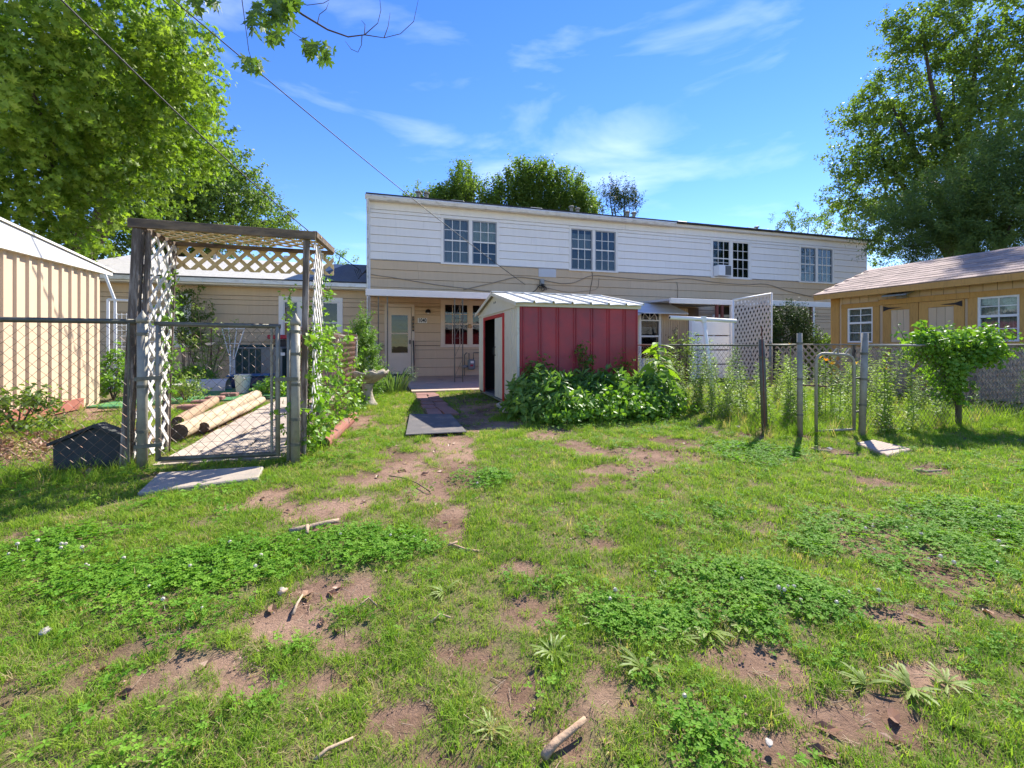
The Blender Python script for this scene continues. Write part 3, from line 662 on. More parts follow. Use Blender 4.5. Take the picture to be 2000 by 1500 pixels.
# roof, gutter, vents
rf = MB(); rf.prism([(-.10, -.30, ZT + .13), (-.10, 4, ZT + .55), (-.10, 8.3, ZT + .13), (-.10, 8.3, ZT + .09), (-.10, 4, ZT + .49), (-.10, -.30, ZT + .085)], (L_ + .25, 0, 0))
roof = rf.build('roof', 'roof_black', house)
so = MB(); so.box(-.06, L_ + .06, -.18, -.022, ZT - .01, ZT + .08); so.build('fascia', 'white_trim', house)
gu = MB(); xg = onY(1318, 440, -.2)[0]
gu.prism([(-.12, -.19, ZT + .085), (-.12, -.30, ZT + .085), (-.12, -.315, ZT + .05), (-.12, -.27, ZT - .035), (-.12, -.19, ZT - .035)], (xg + .12, 0, 0))
gut = gu.build('gutter', 'gutter_white', house)
for k in range(11): MB().tube([(.35 + k * .95, -.318, ZT + .085), (.35 + k * .95, -.292, ZT - .045)], .006, 5).build('gutter_strap', 'gutter_white', gut)
ds = MB(); ds.tube([(-.055, -.25, ZT - .03), (-.055, -.22, ZT - .25), (-.055, -.05, ZT - .42), (-.055, -.05, .1)], .032, 8); ds.build('downspout', 'gutter_white', house)
for x, y_, s in ((817, 388, 1), (833, 390, 1), (1116, 418, 1), (1128, 420, .9), (1225, 430, 1), (1238, 431, 1), (1478, 449, .8)):
    X = onY(x, y_, 1.2)[0]; zr = ZT + .30
    v = MB(); v.lathe([(.06, -.25), (.06, .44 * s), (.10, .46 * s), (.10, .50 * s), (.06, .52 * s)], (X, 1.2, zr), 12); v.build('roof_vent_pipe', 'galv', house, smooth=False)
for x in (892, 1045, 1328, 1463):
    X = onY(x, 400, .6)[0]; MB().box(X - .22, X + .22, .45, .75, ZT + .2, ZT + .40).build('roof_box_vent', 'ac_grey', house, bevel=.02)
# storm door
dr = MB(); t = .085
dr.box(dx0 - t, dx0, -.036, .05, .03, dtop + t); dr.box(dx1, dx1 + t, -.036, .05, .03, dtop + t); dr.box(dx0, dx1, -.036, .05, dtop, dtop + t)
door = dr.build('door', 'cream_trim', house, bevel=.004)
lf = MB(); a, b = dx0 + .012, dx1 - .012; gx0, gx1 = a + .10, b - .10
lf.box(a, gx0, -.008, .03, .11, dtop - .01); lf.box(gx1, b, -.008, .03, .11, dtop - .01); lf.box(gx0, gx1, -.008, .03, .11, .74); lf.box(gx0, gx1, -.008, .03, 1.86, dtop - .01); lf.box(gx0, gx1, -.006, .028, 1.30, 1.335)
lf.build('door_leaf', 'cream_trim', door, bevel=.003)
put('pane', PD, door, (gx0, .01, .74), (gx1 - gx0, 1, .56)); put('pane', PD, door, (gx0, .01, 1.335), (gx1 - gx0, 1, .525))
cb = MB()
for z_, h_, in ((1.42, .06), (1.68, .05)): cb.box(gx0, gx1, .05, .06, z_, z_ + h_)
cb.build('inner_panel', 'redwood_board', door); MB().box(gx0 + .02, gx1 - .04, .062, .07, 1.36, 1.82).build('inner_curtain', 'blind', door)
MB().box(dx1 - .07, dx1 - .035, -.05, -.008, 1.0, 1.12).build('door_handle', 'black_metal', door)
MB().box(dx0, dx1, -.12, .05, .03, .105).build('door_sill', 'slate', door)
# porch cover with white front beam and thin iron posts
pc = thing('porch_cover', 'flat porch cover with wide white front beam above the storm door', 'porch', (1.5, -2.2, 0))
BYF = -2.37; pbx0 = onY(714, 570, BYF)[0]; bt, bb = onY(730, 565, BYF)[2], onY(730, 577, BYF)[2]
MB().box(pbx0, 5.2, BYF - .06, BYF + .02, bb - .01, bt).build('beam', 'white_trim', pc, bevel=.006)
MB().prism([(pbx0 + .03, BYF + .021, bt - .02), (pbx0 + .03, -.024, bt + .12), (pbx0 + .03, -.024, bt + .07), (pbx0 + .03, BYF + .021, bt - .07)], (5.1 - pbx0, 0, 0)).build('roof_panel', 'tan_siding', pc)
def iron_post(x, y, z1, rungs, sp):
    p = MB(); p.tube([(x, y, .03), (x, y, z1)], .016, 6); p.tube([(x + sp, y, .03), (x + sp, y, z1)], .016, 6)
    if rungs:
        for k in range(5): p.tube([(x, y, .15 + k * .5), (x + sp, y, .15 + k * .5)], .006, 5)
        for k in range(4): p.tube([(x, y, .17 + k * .5), (x + sp * .5, y, .4 + k * .5), (x + sp, y, .62 + k * .5)], .005, 5)
    return p
iron_post(onY(739, 650, BYF)[0], BYF, bb, False, .21).build('post', 'galv_dark', pc)
iron_post(onY(888, 700, BYF)[0], BYF, bb, True, .205).build('post', 'galv_dark', pc)
# small fittings on the tan wall
lp = onY(836, 607, -.06); lamp = thing('porch_lamp', 'small black porch lamp with pale bulb above the number sign', 'lamp', (lp[0], -.03, lp[2]))
MB().lathe([(.05, 0), (.05, .012), (.02, .03)], (lp[0], 0, 0), 12)
b_ = MB(); b_.lathe([(.015, .10), (.06, .09), (.085, .02), (.08, .0)], (lp[0], -.09, lp[2] - .06), 14); b_.build('shade', 'black_metal', lamp, smooth=True)
MB().tube([(lp[0], -.022, lp[2] + .03), (lp[0], -.09, lp[2] + .04)], .02, 8).build('bracket', 'black_metal', lamp)
MB().lathe([(.012, .03), (.03, 0), (.03, -.03), (.01, -.055)], (lp[0], -.09, lp[2] - .05), 10).build('bulb', 'plant_pot_white', lamp, smooth=True)
s0, s1 = onY(816, 621, -.03), onY(834, 631, -.03); sc_ = ((s0[0] + s1[0]) / 2, -.03, (s0[2] + s1[2]) / 2)
sg = thing('house_number_sign', 'white house number plate with black 1040 beside the door', 'sign', sc_)
MB().box(s0[0], s1[0], -.034, -.022, s1[2], s0[2]).build('plate', 'sign_white', sg)
o = text_mesh('1040', .155, sg, (sc_[0], -.037, sc_[2]), (PI / 2, 0, 0), 'black_metal'); o.scale = (.78, 1.05, 1)
pl = thing('number_plaque', 'narrow dark vertical plaque with pale 1040 on the door frame', 'sign', (dx1 + .05, -.04, 1.5))
q0, q1 = onY(808, 618, -.04)[2], onY(808, 647, -.04)[2]
MB().box(dx1 + .012, dx1 + .072, -.047, -.037, q1, q0).build('plate', 'black_metal', pl)
for i, ch in enumerate('1040'): text_mesh(ch, .085, pl, (dx1 + .042, -.049, q0 - .055 - i * (q0 - q1 - .02) / 4), (PI / 2, 0, 0), 'brass', 'digit')
rp = onY(918, 637, -.05); MB().lathe([(.075, 0), (.075, .012), (.05, .02), (.055, .012), (.02, .014)], (0, 0, 0), 20)
m_ = MB(); m_.tube([(rp[0], -.034, rp[2]), (rp[0], -.055, rp[2])], [.07, .06], 18); po = m_.build('round_plaque', 'brass'); tag(po, 'round brass coloured plaque between the two ground floor windows', 'plaque')
# gas meter
gm_ = onY(920, 708, -.22); gx_ = gm_[0]; mz = gm_[2]
gm = thing('gas_meter', 'dark grey gas meter with pipes on the tan wall', 'meter', (gx_, -.2, 0))
MB().box(gx_ - .10, gx_ + .12, -.30, -.12, mz - .22, mz + .10).build('body', 'ac_grey', gm, bevel=.04)
MB().box(gx_ - .03, gx_ + .07, -.305, -.298, mz - .02, mz + .05).build('dial', 'sign_white', gm); MB().box(gx_ - .04, gx_ + .05, -.305, -.298, mz - .11, mz - .06).build('label_plate', 'red_plastic', gm)
MB().tube([(gx_ - .06, -.2, mz + .08), (gx_ - .06, -.2, mz + .28), (gx_ - .14, -.2, mz + .30), (gx_ - .20, -.2, mz + .22), (gx_ - .20, -.2, -.02)], .016, 8).build('inlet_pipe', 'galv_dark', gm)
MB().tube([(gx_ + .08, -.2, mz + .08), (gx_ + .08, -.2, mz + .30), (gx_ + .62, -.2, mz + .30), (gx_ + .62, -.02, mz + .30)], .018, 8).build('outlet_pipe', 'galv_dark', gm)
MB().lathe([(.02, -.04), (.09, -.03), (.1, .0), (.09, .03), (.03, .05)], (gx_ - .20, -.24, mz - .12), 14).build('regulator', 'ac_grey', gm, smooth=True)
eb = onY(734, 676, -.1); eo = thing('electric_box', 'pair of grey electric boxes with conduits beside the storm door', 'electric box', (eb[0], -.1, .6))
MB().box(eb[0] - .10, eb[0] + .06, -.17, -.02, eb[2] - .12, eb[2] + .12).build('box', 'grey_box', eo, bevel=.01); MB().box(eb[0] + .08, eb[0] + .15, -.14, -.02, eb[2] - .12, eb[2] + .08).build('box', 'grey_box', eo, bevel=.01)
for k in (-.08, -.03, .03, .11): MB().tube([(eb[0] + k, -.07, .0), (eb[0] + k, -.07, eb[2] - .119)], .012, 6).build('conduit', 'grey_box', eo)
hb = onY(808, 690, -.12); hs = thing('walking_stick', 'thin black stick leaning beside the storm door frame', 'stick', (hb[0], -.15, 0))
MB().tube([(hb[0] - .01, -.08, hb[2] + .38), (hb[0], -.1, hb[2] + .1), (hb[0] + .01, -.18, .03)], [.022, .02, .012], 8).build('shaft', 'black_metal', hs)
jb = onY(1058, 555, -.05); jn = thing('cable_junction_box', 'grey cable junction box with a tangle of wires on the wall', 'cable box', (jb[0], -.05, jb[2]))
MB().box(jb[0] - .07, jb[0] + .07, -.12, -.02, jb[2] - .06, jb[2] + .16).build('box', 'grey_box', jn, bevel=.01)
tg = MB(); r_ = random.Random(2)
for k in range(12):
    p0 = Vector((jb[0] + r_.uniform(-.05, .05), -.13, jb[2])); pts = [p0]
    for q in range(4): pts.append(Vector((jb[0] + r_.gauss(0, .10), -.10 - r_.random() * .06, jb[2] - .1 + r_.gauss(0, .08))))
    tg.tube(pts, .006, 5)
tg.build('wire_tangle', 'cable', jn)
gp_ = [onY(1052, 524, -.028), onY(1086, 542, -.028)]
pp = MB().box(gp_[0][0], gp_[1][0], -.03, -.021, gp_[1][2], gp_[0][2]).build('patch_panel', 'awning_grey'); tag(pp, 'pale grey metal patch on the tan siding below the window', 'panel')
def cable(name, pxs, y, r, m, label, jit=.0):
    pts = [onY(x, yy, y) for x, yy in pxs]
    fin = []
    for i in range(len(pts) - 1):
        for k in range(4): fin.append(Vector(pts[i]).lerp(Vector(pts[i + 1]), k / 4))
    fin.append(Vector(pts[-1]))
    sm = [fin[0]] + [(fin[i - 1] + fin[i] * 2 + fin[i + 1]) / 4 for i in range(1, len(fin) - 1)] + [fin[-1]]
    o = MB().tube(sm, r, 6).build(name, m, smooth=True); return tag(o, label, 'cable')
cable('wall_cable', [(725, 536), (780, 544), (850, 556), (900, 562), (950, 569), (1005, 576)], -.035, .013, 'cable_tan', 'tan cable sagging along the wall above the porch beam')
cable('wall_cable', [(905, 566), (960, 553), (1010, 540), (1050, 545), (1095, 554), (1120, 553), (1155, 537), (1200, 541), (1280, 548), (1340, 543), (1400, 552), (1455, 556), (1497, 554), (1540, 569), (1610, 585)], -.04, .014, 'cable_tan', 'long tan cable bundle draped along the wall below the upper windows')
cable('wall_cable', [(1060, 560), (1110, 572), (1168, 566), (1170, 543)], -.032, .008, 'cable_tan', 'thin tan cable looping up to the second window pair')
cable('wall_cable', [(1055, 556), (1045, 568), (1035, 574), (1000, 577)], -.06, .012, 'cable', 'short black cable running from the junction box to the porch')
cable('wall_cable', [(1155, 527), (1158, 540), (1153, 565), (1151, 580)], -.045, .008, 'cable', 'thin black cable hanging below the second window pair')
cable('wall_cable', [(1322, 551), (1324, 565), (1323, 583)], -.045, .007, 'cable', 'short dark cable dropping to the right porch roof')
# ---- right end porches
VY = -1.5
v0, v1 = onY(1238, 640, VY)[0], onY(1342, 640, VY)[0]
vt = thing('entry_vestibule', 'small enclosed entry with ribbed tan siding under a grey awning', 'porch', ((v0 + v1) / 2, VY, 0))
d0, d1 = onY(1252, 640, VY)[0], onY(1287, 640, VY)[0]; vz = 2.15
MB().box(v0, d0 - .07, VY, -.03, 0, vz).build('side_wall', 'cream_trim', vt); MB().box(d1 + .07, v1, VY + .01, -.03, 0, vz).build('front_wall', 'tan_siding', vt)
x = d1 + .09
while x < v1 - .02: MB().box(x, x + .05, VY - .012, VY + .009, .02, vz - .01).build('batten', 'tan_siding', vt); x += .085
MB().box(d0, d1, VY + .25, -.03, 0, vz).build('inner_wall', 'interior_dark', vt)
D = MB(); D.box(d0 - .07, d0, VY - .02, VY + .1, 0, vz); D.box(d1, d1 + .07, VY - .02, VY + .1, 0, vz); D.box(d0, d1, VY - .02, VY + .1, 2.03, vz)
D.box(d0, d1, VY + .0, VY + .04, 0, .55); D.box(d0, d1, VY, VY + .04, 1.22, 1.27); D.box(d0, d1, VY, VY + .04, 1.72, 1.76)
for k in range(1, 4):
    an = PI * k / 4; cx = (d0 + d1) / 2; D.bar((cx, VY + .02, 1.77), (cx + .24 * math.cos(an), VY + .02, 1.77 + .24 * math.sin(an)), .02, .015)
pts = [((d0 + d1) / 2 + .25 * math.cos(PI * k / 10), VY + .02, 1.77 + .25 * math.sin(PI * k / 10)) for k in range(11)]; D.tube(pts, .014, 5)
D.build('door', 'white_trim', vt); put('pane', PD, vt, (d0, VY + .03, .55), (d1 - d0, 1, .67)); put('pane', PD, vt, (d0, VY + .03, 1.27), (d1 - d0, 1, .45)); put('pane', PD, vt, (d0, VY + .03, 1.76), (d1 - d0, 1, .27))
AY = VY - .55; a0, a1 = onY(1236, 610, AY)[0], onY(1345, 612, AY)[0]; az0 = onY(1300, 613, AY)[2]; az1 = az0 + .33
aw = thing('door_awning', 'sloping grey metal awning over the fanlight door', 'awning', ((a0 + a1) / 2, AY, az0))
n = 9
for k in range(n):
    t0, t1 = k / n, (k + 1) / n - .004; y0, y1 = AY + (VY - AY - .03) * t0, AY + (VY - AY - .03) * t1; z0, z1 = az0 + (az1 - az0) * t0, az0 + (az1 - az0) * t1; s0 = .28 * t0
    MB().prism([(a0 + .05, y0, z0), (a1 - s0, y0, z0), (a1 - s0, y1, z1 + .004), (a0 + .05, y1, z1 + .004)], (0, 0, .025)).build('slat', 'awning_grey', aw)
MB().prism([(a0, AY, az0 - .16), (a0 + .35, AY, az0 + .02), (a0 + .05, AY, az0 + .03), (a0 - .02, AY, az0 - .02)], (0, VY - AY - .03, .2)).build('side_flap', 'awning_grey', aw)
PY = -2.6
mat('porch_shade_brown', (.20, .13, .085), .8, .1, 3, .1, 30); mat('porch_shade_dark', (.05, .04, .034), .8, .15, 3, .1, 30)  # shade of the porch recesses put into two panel colours
def cover(x0px, x1px, ypx0, ypx1, py, label, post_px, bw='porch_shade_brown'):
    x0, x1 = onY(x0px, ypx0, py)[0], onY(x1px, ypx0, py)[0]; zt_ = onY((x0px + x1px) / 2, ypx0, py)[2]; zb_ = onY((x0px + x1px) / 2, ypx1, py)[2]
    c = thing('porch_cover', label, 'porch', ((x0 + x1) / 2, py, 0))
    MB().box(x0, x1, py - .05, py + .03, zb_, zt_).build('beam', 'white_trim', c, bevel=.005)
    MB().prism([(x0 + .03, py + .031, zt_ - .01), (x0 + .03, -.03, zt_ + .08), (x0 + .03, -.03, zt_ + .02), (x0 + .03, py + .031, zt_ - .07)], (x1 - x0 - .06, 0, 0)).build('roof_panel', 'awning_grey', c)
    MB().box(x0 + .04, x1 - .04, -.075 if bw == 'porch_shade_dark' else -.06, -.031, .02, zt_ - .02).build('back_panel', bw, c)  # added panel, its dark colour stands in for shade under the cover
    for q, m_ in post_px:
        X = onY(q, 640, py)[0]; MB().box(X - .04, X + .04, py - .03, py + .028, 0, zb_ - .001).build('post', m_, c)
    return c
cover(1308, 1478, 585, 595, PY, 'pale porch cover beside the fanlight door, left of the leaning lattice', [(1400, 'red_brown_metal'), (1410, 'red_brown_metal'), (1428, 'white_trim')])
cover(1496, 1640, 589, 599, PY + .3, 'pale porch cover behind the tan cottage corner', [(1574, 'red_brown_metal'), (1584, 'red_brown_metal'), (1588, 'white_trim')], 'porch_shade_dark')
# ---- low house on the left
LY = .5; lx1 = -.06; lx0 = onY(205, 600, LY)[0] - 1.2; ez = 2.62
lh = thing('low_house', 'low tan house with pale shingle roof behind the arbor', 'house', (-6, LY, 0))
MB().box(lx0 + .02, lx1 - .0, LY + .125, LY + 7.5, 0, ez).build('body', 'interior_dark', lh)
lw = []
for a, b in ((335, 372), (546, 590), (612, 668)):
    x0, x1 = onY(a, 640, LY)[0], onY(b, 640, LY)[0]; lw.append((x0 + .1, x1 - .1))
z1_, z0_ = onY(640, 590, LY)[2], .98
lh_h = [(a, b, z0_, z1_) for a, b in lw]
siding(lh, cut_rows(lx0, lx1, [.02 + i * (ez - .02) / 10 for i in range(11)], lh_h, 2.4, rs), BT, LY, rs)
for a, b in lw: window(lh, a, b, z0_, z1_, LY, n=1, cols=1, rows=(1, 1), tw=.12, behind=(('curtain', .5, 1),), pane=PD, screen='white_trim')
# roof planes
e0, e1 = LY - .45, LY + 3.8; rz = onY(500, 511, e1)[2]; zl = ez + .12
R0 = onY(208, 515, LY)[0] - 1.3
r0_, r1_ = onY(262, 500, e1)[0], onY(700, 523, e1)[0]
rp_ = MB(); rp_.prism([(R0, e0, zl), (lx1, e0, zl), (lx1, e1, rz), (r0_, e1, rz)], (0, 0, .05)); rp_.prism([(R0, e0, zl), (r0_, e1, rz), (R0, LY + 8, zl)], (0, 0, .05))
rp_.prism([(R0, LY + 8, zl), (r0_, e1, rz), (lx1, e1, rz), (lx1, LY + 8, zl)], (0, 0, .05)); rf = rp_.build('roof', 'shingle_pale', lh)
sl_ = (rz - zl) / (e1 - e0)
q = [onY(603, 540, e0 + .25)[0], ]
dpt = lambda xp, f: (xp, e0 + (e1 - e0) * f, zl + (rz - zl) * f + .056)
MB().prism([dpt(q[0], .0), dpt(lx1, .0), dpt(lx1, .995), dpt(-.95, .995), dpt(q[0], .12)], (0, 0, .02)).build('dark_roof_section', 'shingle_dark', lh)
g2 = MB(); g2.box(R0 + .1, lx1, e0 - .09, e0 - .004, zl - .10, zl + .02); gt = g2.build('gutter', 'gutter_white', lh, bevel=.01)
MB().box(R0 + .1, lx1, e0 - .10, e0 - .002, zl + .021, zl + .05).build('drip_edge', 'roof_black', lh)
MB().box(R0 + .1, lx1, e0 + .0, LY - .025, ez - .02, ez + .02).build('soffit', 'white_trim', lh)
for k in range(9): MB().tube([(-8 + k * .95, e0 - .095, zl + .01), (-8 + k * .95, e0 - .097, zl - .11)], .007, 5).build('gutter_strap', 'gutter_white', gt)
for xx in (560, 420):
    X = onY(xx, 505, e1 - .3)[0]; MB().lathe([(.06, -.3), (.06, .12), (.10, .13), (.10, .2)], (X, e1 - .3, rz), 10).build('roof_vent_pipe', 'trough_grey', lh)
# ---- cottage on the right
CX, CY0, CY1, ce = 10.6, -12.5, -5.62, 2.16
ct = thing('garden_cottage', 'tan wooden cottage with brown shingle roof and orange stained trim', 'shed', (CX + 1.5, -8.5, 0))
MB().box(CX + .13, CX + 3., CY0, CY1 - .02, 0, ce).build('body', 'interior_dark', ct); MB().box(CX + .0, CX + 3, CY1 - .019, CY1, 0, ce + .1).build('gable_wall', 'cottage_board', ct)
MB().prism([(CX + .02, CY1 - .015, ce + .1), (CX + 3, CY1 - .015, ce + .1), (CX + 1.5, CY1 - .015, ce + .62)], (0, .012, 0)).build('gable_board', 'cottage_board', ct)
W1 = (onX(1656, 640, CX)[1], onX(1706, 640, CX)[1]); W2 = (onX(1910, 640, CX)[1], onX(1993, 640, CX)[1]); DS = (onX(1726, 640, CX)[1], onX(1885, 640, CX)[1])
wz0, wz1 = onX(1680, 669, CX)[2], onX(1680, 601, CX)[2]; w2z0, w2z1 = onX(1950, 667, CX)[2], onX(1950, 578, CX)[2]
sz1 = onX(1800, 590, CX)[2]
hl = [(W1[1], W1[0], wz0, wz1), (W2[1], W2[0], w2z0, w2z1)]
rcs = []
y = CY1 - .03
while y > CY0:
    y2 = max(CY0, y - .19); zz = [0.02, ce + .04]
    for h in hl:
        if h[0] < y - .02 and h[1] > y2 + .02: zz += [h[2], h[3]]
    zz = sorted(zz)
    for a, b in zip(zz[::2], zz[1::2]) if len(zz) > 2 else [(zz[0], zz[1])]:
        ca, cb_ = y, y2
        for h in hl:
            pass
        MB().box(CX + .0, CX + .11, y2 + .004, y - .004, a, b).build('wall_board', 'cottage_board', ct)
    y = y2
MB().box(CX + .012, CX + .12, CY0, CY1 - .03, .03, min(wz0, w2z0)).build('wall_backing', 'slate', ct)
MB().box(CX + .012, CX + .12, CY0, CY1 - .03, max(wz1, w2z1), ce).build('wall_backing', 'slate', ct)
def cwin(a, b, z0, z1, cols, label):
    y0, y1 = min(a, b), max(a, b); t = .13
    w = MB(); w.box(CX - .03, CX - .001, y0 - t, y1 + t, z1, z1 + t * .8); w.box(CX - .029, CX - .001, y0 - t, y0, z0 - .1, z1); w.box(CX - .029, CX - .001, y1, y1 + t, z0 - .1, z1)
    w.box(CX - .04, CX - .001, y0, y1, z0 - .08, z0); win = w.build('window', 'stained_wood', ct, bevel=.004)
    f = MB(); f.box(CX - .01, CX + .05, y0, y0 + .035, z0, z1); f.box(CX - .01, CX + .05, y1 - .035, y1, z0, z1); f.box(CX - .01, CX + .05, y0 + .035, y1 - .035, z1 - .035, z1); f.box(CX - .01, CX + .05, y0 + .035, y1 - .035, z0, z0 + .035)
    zm = (z0 + z1) / 2 + .05; f.box(CX - .008, CX + .048, y0 + .035, y1 - .035, zm - .022, zm + .022)
    pw = (y1 - y0 - .07) / cols
    for c in range(1, cols): f.box(CX + .008, CX + .03, y0 + .035 + c * pw - .008, y0 + .035 + c * pw + .008, z0 + .035, z1 - .035)
    for zz in ((z0 + zm) / 2, (z1 + zm) / 2):
        for c in range(cols): f.box(CX + .009, CX + .029, y0 + .035 + c * pw + .008 * (c > 0), y0 + .035 + (c + 1) * pw - .008 * (c < cols - 1), zz - .008, zz + .008)
    f.build('sash', 'white_plastic', win)
    zs = [z0 + .035, (z0 + zm) / 2, zm, (z1 + zm) / 2, z1 - .035]
    for r in range(4):
        for c in range(cols): put('pane', PG, win, (CX + .019, y0 + .035 + (c + 1) * pw, zs[r]), (pw, 1, zs[r + 1] - zs[r]), (0, 0, -PI / 2))
    cb = MB(); k = 22
    for q in range(k):
        u0, u1 = y0 + (y1 - y0) * q / k, y0 + (y1 - y0) * (q + 1) / k; e_ = .08 + .022 * (q % 2); e2 = .08 + .022 * ((q + 1) % 2)
        cb.quad((CX + e_, u0, z0), (CX + e2, u1, z0), (CX + e2, u1, z1), (CX + e_, u0, z1))
    cb.build('curtain', 'lace', win, fix=False)
cwin(W1[0], W1[1], wz0, wz1, 2, ''); cwin(W2[0], W2[1], w2z0, w2z1, 2, '')
# double shutter doors
y1, y0 = DS; sh = MB(); ym = (onX(1790, 640, CX)[1] + onX(1802, 640, CX)[1]) / 2; dz0 = .12
sh.box(CX - .045, CX - .001, y0 - .08, y1 + .08, sz1, sz1 + .11); doors = sh.build('door_header', 'stained_wood', ct, bevel=.004)
for a, b in ((ym + .005, y1), (y0, ym - .005)):
    w = .15; d = MB(); d.box(CX - .035, CX - .001, a, a + w, dz0, sz1 - .005); d.box(CX - .035, CX - .001, b - w, b, dz0, sz1 - .005); d.box(CX - .034, CX - .001, a + w, b - w, sz1 - .12, sz1 - .005); d.box(CX - .034, CX - .001, a + w, b - w, onX(1800, 668, CX)[2] - .1, onX(1800, 668, CX)[2])
    do = d.build('door', 'stained_wood', ct, bevel=.004)
    for k in range(3):
        s_ = (b - a - 2 * w) / 3; MB().box(CX - .02, CX - .0015, a + w + k * s_ + .003, a + w + (k + 1) * s_ - .003, dz0, sz1 - .125).build('plank', 'cottage_board', do)
    hy = b - .02 if a > ym else a + .02; sg_ = -1 if a > ym else 1
    MB().prism([(CX - .038, hy, sz1 - .03), (CX - .038, hy, sz1 - .14), (CX - .038, hy + sg_ * .10, sz1 - .10), (CX - .038, hy + sg_ * .34, sz1 - .08), (CX - .038, hy + sg_ * .10, sz1 - .065)], (-.008, 0, 0)).build('hinge', 'black_metal', do)
MB().box(CX - .03, CX - .001, CY1 - .16, CY1, 0, ce - .06).build('corner_board', 'stained_wood', ct); MB().box(CX - .03, CX + .1, CY1 + .001, CY1 + .03, 0, ce - .06).build('corner_board', 'stained_wood', ct)
# roof: deck, fascia, shingles
OH = .30; rx, rzz = CX + 1.5, 2.86; ez_ = 2.17; ry1 = CY1 + .22
dk = MB(); dk.prism([(CX - OH, ry1, ez_), (rx, ry1, rzz), (CX + 3 + OH, ry1, ez_), (CX + 3 + OH, ry1, ez_ - .05), (rx, ry1, rzz - .05), (CX - OH, ry1, ez_ - .05)], (0, CY0 - ry1, 0)); croof = dk.build('roof', 'shingle_brown', ct)
MB().box(CX - OH - .022, CX - OH - .001, CY0, ry1, ez_ - .13, ez_ - .015).build('fascia', 'stained_wood', ct)
MB().prism([(CX - OH, ry1 + .001, ez_ - .13), (CX - OH, ry1 + .001, ez_), (rx, ry1 + .001, rzz), (rx, ry1 + .001, rzz - .13)], (0, .022, 0)).build('barge_board', 'stained_wood', ct)
MB().box(CX - OH, CX - .035, CY0, ry1 - .01, ez_ - .075, ez_ - .06).build('soffit', 'stained_wood', ct)
shg = MB().add([(0, 0, .012), (1, 0, .012), (1, 1.25, .004), (0, 1.25, .004), (0, 0, .0), (1, 0, .0), (1, 1.25, .0), (0, 1.25, .0)], [(0, 1, 2, 3), (7, 6, 5, 4), (4, 5, 1, 0), (5, 6, 2, 1), (6, 7, 3, 2), (7, 4, 0, 3)]).mesh('shingle'); shg.materials.append(MAT['shingle_brown'])
ang = math.atan2(rzz - ez_, rx - CX + OH); sll = math.hypot(rzz - ez_, rx - CX + OH); rows = 11; rh = sll / rows
for r in range(rows):
    y = ry1 + .02 - (r % 2) * .15; u = r * rh - .015
    while y > -9.9:
        w = rs.uniform(.26, .40)
        o = put('shingle', shg, croof, (CX - OH + u * math.cos(ang), y, ez_ + .003 + u * math.sin(ang) + rs.uniform(0, .005)), (w - .006, rh, 1), (0, 0, 0))
        o.rotation_euler = Matrix(((0, math.cos(ang), -math.sin(ang)), (-1, 0, 0), (0, math.sin(ang), math.cos(ang)))).to_euler()
        y -= w
lt = onX(1755, 576, CX - .15); fx = thing('wall_floodlight', 'flat grey solar light mounted under the cottage eave', 'lamp', (CX - .1, lt[1], lt[2]))
MB().prism([(CX - .30, lt[1] - .22, lt[2] - .03), (CX - .30, lt[1] + .22, lt[2] - .03), (CX - .06, lt[1] + .22, lt[2] + .04), (CX - .06, lt[1] - .22, lt[2] + .04)], (0, 0, .03)).build('panel', 'ac_grey', fx)
MB().box(CX - .12, CX - .001, lt[1] - .06, lt[1] + .06, lt[2] - .07, lt[2] + .0).build('bracket', 'grey_box', fx)
# ---- tan metal shed on the left
TX, TY1, TZ = -4.17, -4.42, 2.2
ts_ = thing('tan_metal_shed', 'tan ribbed metal shed with white roof edge behind the left fence', 'shed', (TX - 1.2, -6.5, 0))
pm = MB(); w = .205
pr_ = [(0, 0), (.06, 0), (.075, .028), (.12, .028), (.135, 0), (w, 0)]
for i in range(len(pr_) - 1):
    (a, da), (b, db) = pr_[i], pr_[i + 1]; pm.quad((da, -a, .05), (db, -b, .05), (db, -b, TZ), (da, -a, TZ))
pme = pm.mesh('wall_panel'); pme.materials.append(MAT['tan_metal'])
for k in range(23): put('wall_panel', pme, ts_, (TX, TY1 - k * w, 0))
MB().box(TX - 2.4, TX - .004, TY1 - 4.7, TY1 - .004, .0, TZ).build('body', 'tan_metal', ts_)
MB().prism([(TX + .06, TY1 + .2, TZ - .02), (TX + .06, TY1 - 4.8, TZ - .02), (TX + .06, TY1 - 4.8, TZ + .62), (TX + .06, TY1 + .2, TZ + .03)], (.02, 0, 0)).build('fascia', 'white_trim', ts_)
MB().prism([(TX + .1, TY1 + .24, TZ + .04), (TX + .1, TY1 - 4.8, TZ + .63), (TX - 2.5, TY1 - 4.8, TZ + .75), (TX - 2.5, TY1 + .24, TZ + .16)], (0, 0, .03)).build('roof', 'white_trim', ts_)
MB().box(TX - .02, TX + .055, TY1 - 4.7, TY1 + .01, TZ - .022, TZ + .03).build('eave_trim', 'white_trim', ts_)
MB().box(TX + .04, TX + .08, TY1 - 3.0, TY1 - .55, 0, .16).build('base_board', 'redwood_board', ts_)
